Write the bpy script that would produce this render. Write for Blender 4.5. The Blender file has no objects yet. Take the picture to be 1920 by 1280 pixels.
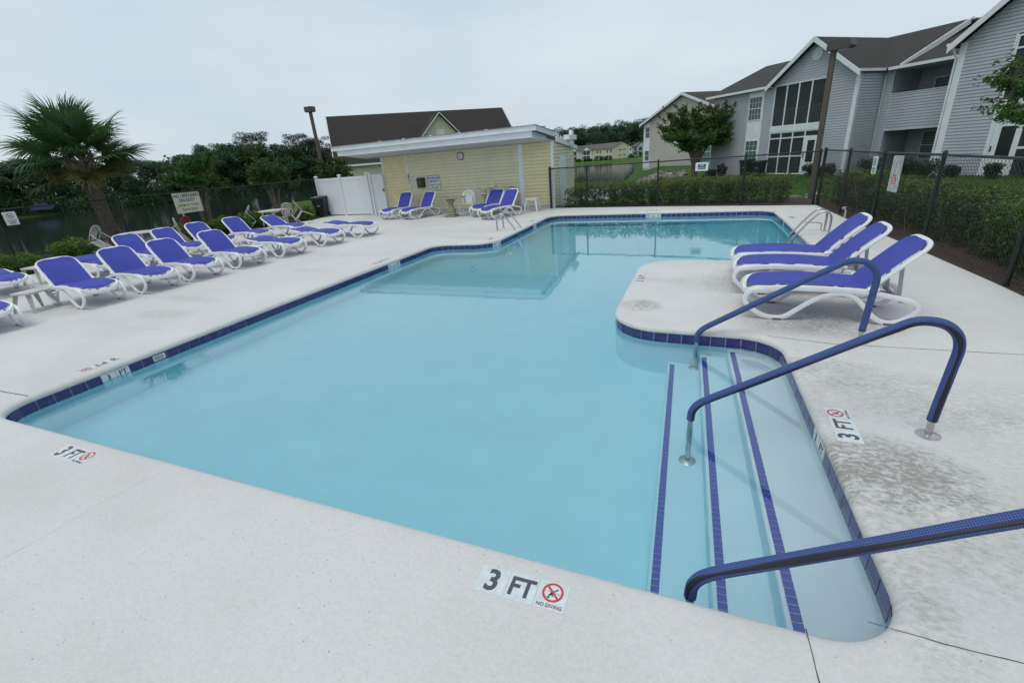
import bpy, bmesh, math, random
import numpy as np
from math import radians as R, sin, cos, pi, hypot, atan2
from mathutils import Vector, Matrix
from mathutils.geometry import tessellate_polygon

random.seed(7)
SC = bpy.context.scene
C = SC.collection

# ------------------------------------------------------------------ camera
F, PITCH, ROLL, YAW, CH = 855.8, .3832, -.0836, .4141, 1.95
cp, sp = cos(PITCH), sin(PITCH)
Rr = Matrix(((cos(ROLL), -sin(ROLL), 0), (sin(ROLL), cos(ROLL), 0), (0, 0, 1)))
down = Rr @ Vector((0, cp, sp)); fwd = Vector((0, -sp, cp)); rgt = Vector((1, 0, 0))
ax_y = Rr @ (fwd * cos(YAW) + rgt * sin(YAW)); ax_x = Rr @ (rgt * cos(YAW) - fwd * sin(YAW))
Mw = Matrix((ax_x, ax_y, -down))          # camera (x right, y down, z forward) to world
cam_d = bpy.data.cameras.new('camera'); cam = bpy.data.objects.new('camera', cam_d); C.objects.link(cam)
m4 = Matrix.Identity(4)
for i, v in enumerate((Mw @ Vector((1, 0, 0)), Mw @ Vector((0, -1, 0)), Mw @ Vector((0, 0, -1)))):
    for k in range(3): m4[k][i] = v[k]
m4[2][3] = CH
cam.matrix_world = m4
cam_d.sensor_width = 36; cam_d.lens = F / 1920 * 36; cam_d.clip_end = 3000; cam_d.clip_start = .05
SC.camera = cam

# ------------------------------------------------------------------ world, sun, exposure
W = bpy.data.worlds.new('World'); SC.world = W; W.use_nodes = True
nt = W.node_tree; nt.nodes.clear()
SUN_EL, SUN_ROT = R(68), R(200)
out = nt.nodes.new('ShaderNodeOutputWorld'); bg = nt.nodes.new('ShaderNodeBackground')
sky = nt.nodes.new('ShaderNodeTexSky'); sky.sky_type = 'NISHITA'; sky.sun_disc = False
sky.sun_elevation = SUN_EL; sky.sun_rotation = SUN_ROT; sky.dust_density = 4; sky.air_density = 1.2
tc = nt.nodes.new('ShaderNodeTexCoord'); mp = nt.nodes.new('ShaderNodeMapping'); mp.inputs['Scale'].default_value = (1, 1, 3.2)
nz = nt.nodes.new('ShaderNodeTexNoise'); nz.inputs['Scale'].default_value = 1.7; nz.inputs['Detail'].default_value = 5; nz.inputs['Roughness'].default_value = .5
cr = nt.nodes.new('ShaderNodeValToRGB')
cr.color_ramp.elements[0].position = .33; cr.color_ramp.elements[0].color = (4.7, 5.7, 6.6, 1)
cr.color_ramp.elements[1].position = .70; cr.color_ramp.elements[1].color = (6.2, 7.0, 7.6, 1)
sep = nt.nodes.new('ShaderNodeSeparateXYZ')
hr = nt.nodes.new('ShaderNodeValToRGB')      # the cloud deck is brighter low down
hr.color_ramp.elements[0].position = 0; hr.color_ramp.elements[0].color = (1.12, 1.1, 1.08, 1)
hr.color_ramp.elements[1].position = .55; hr.color_ramp.elements[1].color = (.96, .97, .98, 1)
mul = nt.nodes.new('ShaderNodeMixRGB'); mul.blend_type = 'MULTIPLY'; mul.inputs['Fac'].default_value = 1
mx = nt.nodes.new('ShaderNodeMixRGB'); mx.inputs['Fac'].default_value = .88
L_ = nt.links.new
L_(tc.outputs['Generated'], mp.inputs['Vector']); L_(mp.outputs['Vector'], nz.inputs['Vector']); L_(nz.outputs['Fac'], cr.inputs['Fac'])
L_(tc.outputs['Generated'], sep.inputs['Vector']); L_(sep.outputs['Z'], hr.inputs['Fac'])
L_(cr.outputs['Color'], mul.inputs['Color1']); L_(hr.outputs['Color'], mul.inputs['Color2'])
L_(sky.outputs['Color'], mx.inputs['Color1']); L_(mul.outputs['Color'], mx.inputs['Color2'])
L_(mx.outputs['Color'], bg.inputs['Color']); bg.inputs['Strength'].default_value = .103
L_(bg.outputs['Background'], out.inputs['Surface'])

sd = bpy.data.lights.new('sun', 'SUN'); sd.energy = 1.1; sd.angle = R(36); sd.color = (1, .97, .93)
sun = bpy.data.objects.new('sun', sd); C.objects.link(sun)
az = SUN_ROT
sun.rotation_euler = Vector((sin(az) * cos(SUN_EL), cos(az) * cos(SUN_EL), sin(SUN_EL))).to_track_quat('Z', 'Y').to_euler()
SC.view_settings.view_transform = 'Standard'; SC.view_settings.look = 'None'
SC.view_settings.exposure = .13; SC.view_settings.gamma = 1; SC.view_settings.use_curve_mapping = False
SC.render.engine = 'CYCLES'
cy = SC.cycles
cy.max_bounces = 14; cy.transmission_bounces = 10; cy.transparent_max_bounces = 24; cy.glossy_bounces = 8; cy.diffuse_bounces = 6
cy.caustics_refractive = True; cy.caustics_reflective = True

# ------------------------------------------------------------------ materials
def mat(name, col, rough=.6, metal=0, var=.0, scale=8, bump=0, bscale=40, spec=.5, island=0, detail=4):
    m = bpy.data.materials.new(name); m.use_nodes = True; n = m.node_tree; b = n.nodes['Principled BSDF']
    b.inputs['Roughness'].default_value = rough; b.inputs['Metallic'].default_value = metal
    b.inputs['Specular IOR Level'].default_value = spec
    b.inputs['Base Color'].default_value = (*col, 1)
    t = n.nodes.new('ShaderNodeTexCoord')
    if var or island:
        hs = n.nodes.new('ShaderNodeHueSaturation'); hs.inputs['Color'].default_value = (*col, 1)
        ad = n.nodes.new('ShaderNodeMath'); ad.operation = 'ADD'; ad.inputs[0].default_value = 1; ad.inputs[1].default_value = 0
        if var:
            z = n.nodes.new('ShaderNodeTexNoise'); z.inputs['Scale'].default_value = scale; z.inputs['Detail'].default_value = detail
            n.links.new(t.outputs['Object'], z.inputs['Vector'])
            r = n.nodes.new('ShaderNodeMapRange'); r.inputs['From Min'].default_value = .3; r.inputs['From Max'].default_value = .7
            r.inputs['To Min'].default_value = 1 - var; r.inputs['To Max'].default_value = 1 + var
            n.links.new(z.outputs['Fac'], r.inputs['Value']); n.links.new(r.outputs['Result'], ad.inputs[0])
        if island:
            g = n.nodes.new('ShaderNodeNewGeometry')
            r = n.nodes.new('ShaderNodeMapRange'); r.inputs['To Min'].default_value = -island; r.inputs['To Max'].default_value = island
            n.links.new(g.outputs['Random Per Island'], r.inputs['Value']); n.links.new(r.outputs['Result'], ad.inputs[1])
            r2 = n.nodes.new('ShaderNodeMapRange'); r2.inputs['To Min'].default_value = .485; r2.inputs['To Max'].default_value = .52
            n.links.new(g.outputs['Random Per Island'], r2.inputs['Value']); n.links.new(r2.outputs['Result'], hs.inputs['Hue'])
        n.links.new(ad.outputs[0], hs.inputs['Value']); n.links.new(hs.outputs['Color'], b.inputs['Base Color'])
    if bump:
        z = n.nodes.new('ShaderNodeTexNoise'); z.inputs['Scale'].default_value = bscale; z.inputs['Detail'].default_value = 4
        n.links.new(t.outputs['Object'], z.inputs['Vector'])
        bp = n.nodes.new('ShaderNodeBump'); bp.inputs['Strength'].default_value = bump; bp.inputs['Distance'].default_value = .01
        n.links.new(z.outputs['Fac'], bp.inputs['Height']); n.links.new(bp.outputs['Normal'], b.inputs['Normal'])
    return m

def leafmat(name, col, island=.35, trans=.25, var=.25, scale=2.5):
    m = mat(name, col, .55, var=var, scale=scale, island=island, spec=.35)
    n = m.node_tree; b = n.nodes['Principled BSDF']; o = n.nodes['Material Output']
    tr = n.nodes.new('ShaderNodeBsdfTranslucent'); mi = n.nodes.new('ShaderNodeMixShader'); mi.inputs['Fac'].default_value = trans
    tr.inputs['Color'].default_value = (col[0] * 1.3, col[1] * 1.5, col[2] * .8, 1)
    n.links.new(b.outputs['BSDF'], mi.inputs[1]); n.links.new(tr.outputs['BSDF'], mi.inputs[2]); n.links.new(mi.outputs['Shader'], o.inputs['Surface'])
    return m

M = {}
M['white_resin'] = mat('white_resin', (.76, .77, .78), .38, var=.05, scale=6)
M['dirty_resin'] = mat('dirty_resin', (.50, .50, .47), .5, var=.12, scale=5)
M['grey_resin'] = mat('grey_resin', (.40, .39, .36), .5, var=.15, scale=5)
M['beige_resin'] = mat('beige_resin', (.36, .31, .25), .5, var=.1, scale=5)
M['foot_grey'] = mat('foot_grey', (.12, .115, .10), .6)
M['strut_grey'] = mat('strut_grey', (.36, .36, .37), .5)
M['steel'] = mat('steel', (.48, .48, .47), .22, 1, var=.08, scale=20)
M['flange'] = mat('flange', (.50, .50, .50), .3, .8, var=.15, scale=30)
M['black_trim'] = mat('black_trim', (.012, .013, .02), .55)
M['white_paint'] = mat('white_paint', (.78, .80, .81), .5, var=.06, scale=3)
M['white_trim'] = mat('white_trim', (.72, .76, .77), .5, var=.06, scale=2)
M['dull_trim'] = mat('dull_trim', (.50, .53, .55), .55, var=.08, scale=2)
M['vinyl'] = mat('vinyl', (.72, .74, .77), .4, var=.04, scale=2)
M['siding_pale'] = mat('siding_pale', (.72, .68, .47), .6, var=.06, scale=3)
M['siding_yellow'] = mat('siding_yellow', (.74, .66, .40), .6, var=.06, scale=3)
M['siding_cream'] = mat('siding_cream', (.66, .63, .47), .6, var=.05, scale=3)
M['siding_grey'] = mat('siding_grey', (.42, .45, .485), .6, var=.06, scale=1.2)
M['siding_tan'] = mat('siding_tan', (.52, .49, .43), .6, var=.05, scale=1.2)
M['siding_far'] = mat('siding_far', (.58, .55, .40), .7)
M['shingle'] = mat('shingle', (.026, .021, .019), .9, var=.35, scale=9, bump=.5, bscale=30)
M['shingle_brown'] = mat('shingle_brown', (.036, .032, .028), .9, var=.3, scale=7, bump=.5, bscale=30)
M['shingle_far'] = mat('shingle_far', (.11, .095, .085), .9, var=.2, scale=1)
M['dark_glass'] = mat('dark_glass', (.02, .024, .028), .08, spec=.6)
M['blind_glass'] = mat('blind_glass', (.13, .14, .15), .25, var=.1, scale=9)
M['green_blind'] = mat('green_blind', (.07, .16, .13), .3, var=.12, scale=6)
M['dark_in'] = mat('dark_in', (.05, .055, .06), .8)
M['black'] = mat('black', (.012, .012, .013), .45, var=.2, scale=10)
M['bin_black'] = mat('bin_black', (.014, .016, .018), .4, var=.15, scale=10)
M['fence_black'] = mat('fence_black', (.013, .013, .014), .5)
M['fence_wire'] = mat('fence_wire', (.02, .02, .02), .5)
M['brown_metal'] = mat('brown_metal', (.105, .085, .062), .6, var=.08, scale=6)
M['lamp_brown'] = mat('lamp_brown', (.07, .062, .055), .5)
M['sign_white'] = mat('sign_white', (.68, .70, .69), .5, var=.05, scale=9)
M['sign_cream'] = mat('sign_cream', (.72, .70, .52), .5, var=.08, scale=5)
M['ink_blue'] = mat('ink_blue', (.04, .03, .20), .6)
M['ink_dark'] = mat('ink_dark', (.03, .03, .045), .6)
M['ink_grey'] = mat('ink_grey', (.07, .075, .10), .6)
M['ink_red'] = mat('ink_red', (.55, .04, .045), .6)
M['ink_green'] = mat('ink_green', (.05, .25, .16), .6)
M['red_plastic'] = mat('red_plastic', (.24, .03, .035), .5, var=.2, scale=15)
M['green_box'] = mat('green_box', (.02, .04, .022), .5)
M['stone'] = mat('stone', (.26, .24, .18), .9, var=.25, scale=20, bump=.5, bscale=80)
M['riprap'] = mat('riprap', (.22, .20, .18), .9, island=.5, bump=.6, bscale=6)
M['bark'] = mat('bark', (.115, .09, .068), .9, var=.35, scale=14, bump=.8, bscale=30)
M['bark_pale'] = mat('bark_pale', (.17, .13, .095), .85, var=.35, scale=5, bump=.5, bscale=14)
M['twig'] = mat('twig', (.13, .11, .09), .9, island=.3)
M['boot'] = mat('boot', (.20, .16, .12), .9, var=.35, scale=9, island=.35)
M['palm_leaf'] = leafmat('palm_leaf', (.052, .108, .044), .3, .2, .2, 1.2)
M['palm_old'] = leafmat('palm_old', (.105, .105, .026), .3, .2, .25, 1.2)
M['leaf_crape'] = leafmat('leaf_crape', (.058, .125, .030), .4, .25, .25, 1)
M['leaf_red'] = leafmat('leaf_red', (.085, .085, .026), .3, .25)
M['leaf_hedge'] = leafmat('leaf_hedge', (.040, .072, .020), .45, .2, .35, 1.2)
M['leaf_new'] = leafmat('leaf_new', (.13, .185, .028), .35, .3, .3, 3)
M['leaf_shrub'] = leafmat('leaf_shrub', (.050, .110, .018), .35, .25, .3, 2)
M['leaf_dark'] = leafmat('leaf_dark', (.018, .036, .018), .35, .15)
M['tree_a'] = leafmat('tree_a', (.034, .078, .032), .4, .15, .3, .25)
M['tree_b'] = leafmat('tree_b', (.044, .098, .034), .4, .15, .3, .25)
M['tree_pine'] = leafmat('tree_pine', (.020, .046, .030), .4, .1, .3, .25)
M['grout'] = mat('grout', (.55, .57, .62), .8, var=.1, scale=30)
M['tile'] = mat('tile', (.026, .025, .125), .12, var=.35, scale=14, spec=.6)
M['tile_mosaic'] = mat('tile_mosaic', (.045, .07, .40), .2, var=.15, scale=20)
M['tile_white'] = mat('tile_white', (.62, .66, .66), .3, var=.1, scale=25)
M['mulch'] = mat('mulch', (.055, .036, .026), .95, var=.55, scale=24, bump=1, bscale=50)
M['joint'] = mat('joint', (.045, .04, .035), .9)
M['crack'] = mat('crack', (.38, .375, .36), .9)
M['boat_blue'] = mat('boat_blue', (.03, .06, .12), .5)
M['sling'] = None

def sling_mat():
    m = mat('sling', (.034, .050, .345), .6, var=.08, scale=3)
    n = m.node_tree; b = n.nodes['Principled BSDF']
    t = n.nodes.new('ShaderNodeTexCoord'); w = n.nodes.new('ShaderNodeTexChecker'); w.inputs['Scale'].default_value = 260
    n.links.new(t.outputs['Object'], w.inputs['Vector'])
    bp = n.nodes.new('ShaderNodeBump'); bp.inputs['Strength'].default_value = .25; bp.inputs['Distance'].default_value = .002
    n.links.new(w.outputs['Fac'], bp.inputs['Height']); n.links.new(bp.outputs['Normal'], b.inputs['Normal'])
    return m
M['sling'] = sling_mat()

def cover_mat():      # blue neoprene sleeve with a dotted grip pattern
    m = bpy.data.materials.new('rail_cover'); m.use_nodes = True; n = m.node_tree; b = n.nodes['Principled BSDF']
    uv = n.nodes.new('ShaderNodeUVMap'); uv.uv_map = 'UVMap'
    v = n.nodes.new('ShaderNodeTexVoronoi'); v.inputs['Randomness'].default_value = 0; v.inputs['Scale'].default_value = 1
    n.links.new(uv.outputs['UV'], v.inputs['Vector'])
    r = n.nodes.new('ShaderNodeValToRGB'); r.color_ramp.elements[0].position = .32; r.color_ramp.elements[0].color = (.018, .036, .155, 1)
    r.color_ramp.elements[1].position = .52; r.color_ramp.elements[1].color = (.070, .130, .31, 1)
    n.links.new(v.outputs['Distance'], r.inputs['Fac']); n.links.new(r.outputs['Color'], b.inputs['Base Color'])
    bp = n.nodes.new('ShaderNodeBump'); bp.inputs['Strength'].default_value = .4; bp.inputs['Distance'].default_value = .002; bp.invert = True
    n.links.new(v.outputs['Distance'], bp.inputs['Height']); n.links.new(bp.outputs['Normal'], b.inputs['Normal'])
    b.inputs['Roughness'].default_value = .75
    return m
M['cover'] = cover_mat()

def deck_mat():
    m = bpy.data.materials.new('deck_paint'); m.use_nodes = True; n = m.node_tree; b = n.nodes['Principled BSDF']
    ln = n.links.new
    t = n.nodes.new('ShaderNodeTexCoord')
    def noise(s, d=4, ro=.5):
        z = n.nodes.new('ShaderNodeTexNoise'); z.inputs['Scale'].default_value = s; z.inputs['Detail'].default_value = d; z.inputs['Roughness'].default_value = ro
        ln(t.outputs['Object'], z.inputs['Vector']); return z
    def ramp(src, p0, c0, p1, c1):
        r = n.nodes.new('ShaderNodeValToRGB'); e = r.color_ramp.elements
        e[0].position = p0; e[0].color = (*c0, 1); e[1].position = p1; e[1].color = (*c1, 1); ln(src, r.inputs['Fac']); return r
    def mth(op, a, b_):
        x = n.nodes.new('ShaderNodeMath'); x.operation = op
        for i, q in enumerate((a, b_)):
            if isinstance(q, (int, float)): x.inputs[i].default_value = q
            else: ln(q, x.inputs[i])
        x.use_clamp = op in ('MULTIPLY', 'ADD') and False
        return x.outputs[0]
    base = ramp(noise(.6, 7, .6).outputs['Fac'], .3, (.585, .575, .550), .7, (.685, .672, .648))
    # dark pits / freckles
    v = n.nodes.new('ShaderNodeTexVoronoi'); v.inputs['Scale'].default_value = 26; ln(t.outputs['Object'], v.inputs['Vector'])
    sc_ = noise(1.3, 3)
    pit = mth('MULTIPLY', mth('LESS_THAN', v.outputs['Distance'], .10), mth('GREATER_THAN', sc_.outputs['Fac'], .50))
    vr = n.nodes.new('ShaderNodeSeparateColor'); ln(v.outputs['Color'], vr.inputs['Color'])
    pit = mth('MULTIPLY', pit, mth('GREATER_THAN', vr.outputs['Red'], .62))
    # grime: world-placed blotches (worn paint, mildew) broken up by fine noise
    mpg = n.nodes.new('ShaderNodeMapping'); mpg.inputs['Scale'].default_value = (20, 34, 1); mpg.inputs['Rotation'].default_value = (0, 0, .35); ln(t.outputs['Object'], mpg.inputs['Vector'])
    gf = noise(1.0, 9, .72); n.links.new(mpg.outputs['Vector'], gf.inputs['Vector']); gf.inputs['Distortion'].default_value = .5; gm = noise(3.2, 5, .6)
    grime = None
    spots = [(1.12, 2.90, .42, .34, 1.45), (1.35, 2.55, .55, .45, .45), (.98, 4.42, .42, .16, .7), (1.35, 4.15, .5, .22, .6), (1.9, 4.0, .7, .35, .3),
             (-.72, 5.95, .22, .2, 1.0), (-.55, 7.25, .5, .12, .3), (.35, 7.2, .35, .4, .55), (1.2, 5.6, .7, .33, 1.0), (1.2, 6.5, .8, .5, .4), (2.2, 2.3, .8, .6, .25), (2.6, 3.3, .9, .6, .3), (1.7, 3.75, .6, .25, .5),
             (-10.9, 4.3, .8, .5, .3), (-8.1, 4.4, .5, .2, .35), (-8.6, 5.2, .8, .15, .25), (-7.9, 7.4, .5, .14, .3), (-5.7, 12.2, .6, .3, .4), (-9, 16.4, 2.6, .8, .3), (.6, 8.45, .6, .12, .35), (-6.2, 11.3, .5, .15, .35),
             (-12.4, 8, 2.4, 4.5, .12), (1.0, 2.3, .14, .9, .45), (.93, 3.7, .1, 1.0, .25), (-9, 9, 2.0, .2, .2)]
    sx = n.nodes.new('ShaderNodeSeparateXYZ'); ln(t.outputs['Object'], sx.inputs['Vector'])
    for (x, y, rx, ry, a) in spots:
        dx = mth('DIVIDE', mth('SUBTRACT', sx.outputs['X'], x), rx); dy = mth('DIVIDE', mth('SUBTRACT', sx.outputs['Y'], y), ry)
        d = mth('ADD', mth('MULTIPLY', dx, dx), mth('MULTIPLY', dy, dy))
        w = mth('MULTIPLY', mth('MAXIMUM', mth('SUBTRACT', 1.0, mth('MULTIPLY', d, .5)), 0.0), a)
        grime = w if grime is None else mth('MAXIMUM', grime, w)
    grime = mth('ADD', grime, .10)
    gg = mth('MULTIPLY', grime, mth('ADD', mth('MULTIPLY', mth('MAXIMUM', mth('SUBTRACT', gf.outputs['Fac'], .42), 0.0), 4.2), mth('MULTIPLY', mth('MAXIMUM', mth('SUBTRACT', gm.outputs['Fac'], .38), 0.0), 1.6)))
    gg = mth('MULTIPLY', mth('MINIMUM', gg, .95), .80)
    m1 = n.nodes.new('ShaderNodeMixRGB'); m1.inputs['Color2'].default_value = (.20, .187, .160, 1); ln(gg, m1.inputs['Fac']); ln(base.outputs['Color'], m1.inputs['Color1'])
    m2 = n.nodes.new('ShaderNodeMixRGB'); m2.inputs['Color2'].default_value = (.17, .16, .15, 1); ln(mth('MULTIPLY', pit, .7), m2.inputs['Fac']); ln(m1.outputs['Color'], m2.inputs['Color1'])
    # fine mottling
    fine = ramp(noise(55, 3, .6).outputs['Fac'], .3, (.93, .93, .93), .7, (1.04, 1.04, 1.04))
    m3 = n.nodes.new('ShaderNodeMixRGB'); m3.blend_type = 'MULTIPLY'; m3.inputs['Fac'].default_value = 1; ln(m2.outputs['Color'], m3.inputs['Color1']); ln(fine.outputs['Color'], m3.inputs['Color2'])
    ln(m3.outputs['Color'], b.inputs['Base Color'])
    b.inputs['Roughness'].default_value = .72; b.inputs['Specular IOR Level'].default_value = .35
    bp = n.nodes.new('ShaderNodeBump'); bp.inputs['Strength'].default_value = .35; bp.inputs['Distance'].default_value = .006
    ln(noise(70, 4, .6).outputs['Fac'], bp.inputs['Height']); ln(bp.outputs['Normal'], b.inputs['Normal'])
    return m
M['deck'] = deck_mat()
M['coping'] = mat('coping', (.60, .60, .58), .7, var=.06, scale=3, bump=.3, bscale=60)
M['plaster'] = mat('plaster', (.80, .91, .96), .8, var=.025, scale=2.2)

def water_mat():
    m = bpy.data.materials.new('pool_water'); m.use_nodes = True; n = m.node_tree; n.nodes.clear(); ln = n.links.new
    o = n.nodes.new('ShaderNodeOutputMaterial'); rf = n.nodes.new('ShaderNodeBsdfRefraction'); rf.inputs['IOR'].default_value = 1.33; rf.inputs['Roughness'].default_value = 0
    gl = n.nodes.new('ShaderNodeBsdfGlossy'); gl.inputs['Roughness'].default_value = .0
    t = n.nodes.new('ShaderNodeTexCoord'); z = n.nodes.new('ShaderNodeTexNoise'); z.inputs['Scale'].default_value = 3.5; z.inputs['Detail'].default_value = 3
    ln(t.outputs['Object'], z.inputs['Vector'])
    bp = n.nodes.new('ShaderNodeBump'); bp.inputs['Strength'].default_value = .14; bp.inputs['Distance'].default_value = .006
    ln(z.outputs['Fac'], bp.inputs['Height'])
    fr = n.nodes.new('ShaderNodeFresnel'); fr.inputs['IOR'].default_value = 1.33
    mu = n.nodes.new('ShaderNodeMath'); mu.operation = 'POWER'; mu.inputs[1].default_value = .62; mu.use_clamp = True; ln(fr.outputs['Fac'], mu.inputs[0])
    for q in (rf, gl, fr): ln(bp.outputs['Normal'], q.inputs['Normal'])
    mi = n.nodes.new('ShaderNodeMixShader'); ln(mu.outputs[0], mi.inputs['Fac']); ln(rf.outputs['BSDF'], mi.inputs[1]); ln(gl.outputs['BSDF'], mi.inputs[2]); ln(mi.outputs['Shader'], o.inputs['Surface'])
    va = n.nodes.new('ShaderNodeVolumeAbsorption'); va.inputs['Color'].default_value = (.0, .885, .965, 1); va.inputs['Density'].default_value = .30
    ln(va.outputs['Volume'], o.inputs['Volume'])
    return m
M['pool_water'] = water_mat()

def lake_mat():
    m = bpy.data.materials.new('lake_water'); m.use_nodes = True; n = m.node_tree; b = n.nodes['Principled BSDF']; ln = n.links.new
    b.inputs['Base Color'].default_value = (.012, .022, .020, 1); b.inputs['Roughness'].default_value = .06; b.inputs['IOR'].default_value = 1.33
    t = n.nodes.new('ShaderNodeTexCoord'); z = n.nodes.new('ShaderNodeTexNoise'); z.inputs['Scale'].default_value = .9; z.inputs['Detail'].default_value = 4
    ln(t.outputs['Object'], z.inputs['Vector'])
    bp = n.nodes.new('ShaderNodeBump'); bp.inputs['Strength'].default_value = .12; bp.inputs['Distance'].default_value = .12
    ln(z.outputs['Fac'], bp.inputs['Height']); ln(bp.outputs['Normal'], b.inputs['Normal'])
    return m
M['lake'] = lake_mat()

def ground_mat():
    m = bpy.data.materials.new('ground'); m.use_nodes = True; n = m.node_tree; b = n.nodes['Principled BSDF']; ln = n.links.new
    t = n.nodes.new('ShaderNodeTexCoord')
    z = n.nodes.new('ShaderNodeTexNoise'); z.inputs['Scale'].default_value = .35; z.inputs['Detail'].default_value = 8; z.inputs['Roughness'].default_value = .7
    ln(t.outputs['Object'], z.inputs['Vector'])
    r = n.nodes.new('ShaderNodeValToRGB'); e = r.color_ramp.elements
    e[0].position = .34; e[0].color = (.075, .10, .030, 1); e[1].position = .66; e[1].color = (.065, .135, .022, 1)
    x = e.new(.5); x.color = (.05, .105, .022, 1)
    ln(z.outputs['Fac'], r.inputs['Fac']); ln(r.outputs['Color'], b.inputs['Base Color'])
    z2 = n.nodes.new('ShaderNodeTexNoise'); z2.inputs['Scale'].default_value = 25; z2.inputs['Detail'].default_value = 4; ln(t.outputs['Object'], z2.inputs['Vector'])
    bp = n.nodes.new('ShaderNodeBump'); bp.inputs['Strength'].default_value = .8; bp.inputs['Distance'].default_value = .05
    ln(z2.outputs['Fac'], bp.inputs['Height']); ln(bp.outputs['Normal'], b.inputs['Normal'])
    b.inputs['Roughness'].default_value = .95; b.inputs['Specular IOR Level'].default_value = .1
    return m
M['ground'] = ground_mat()

def screen_mat():
    m = bpy.data.materials.new('insect_screen'); m.use_nodes = True; n = m.node_tree; b = n.nodes['Principled BSDF']; ln = n.links.new
    o = n.nodes['Material Output']; b.inputs['Base Color'].default_value = (.05, .055, .06, 1); b.inputs['Roughness'].default_value = .7
    t = n.nodes.new('ShaderNodeBsdfTransparent'); mi = n.nodes.new('ShaderNodeMixShader'); mi.inputs['Fac'].default_value = .5
    ln(t.outputs['BSDF'], mi.inputs[1]); ln(b.outputs['BSDF'], mi.inputs[2]); ln(mi.outputs['Shader'], o.inputs['Surface'])
    return m
M['screen'] = screen_mat()

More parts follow.
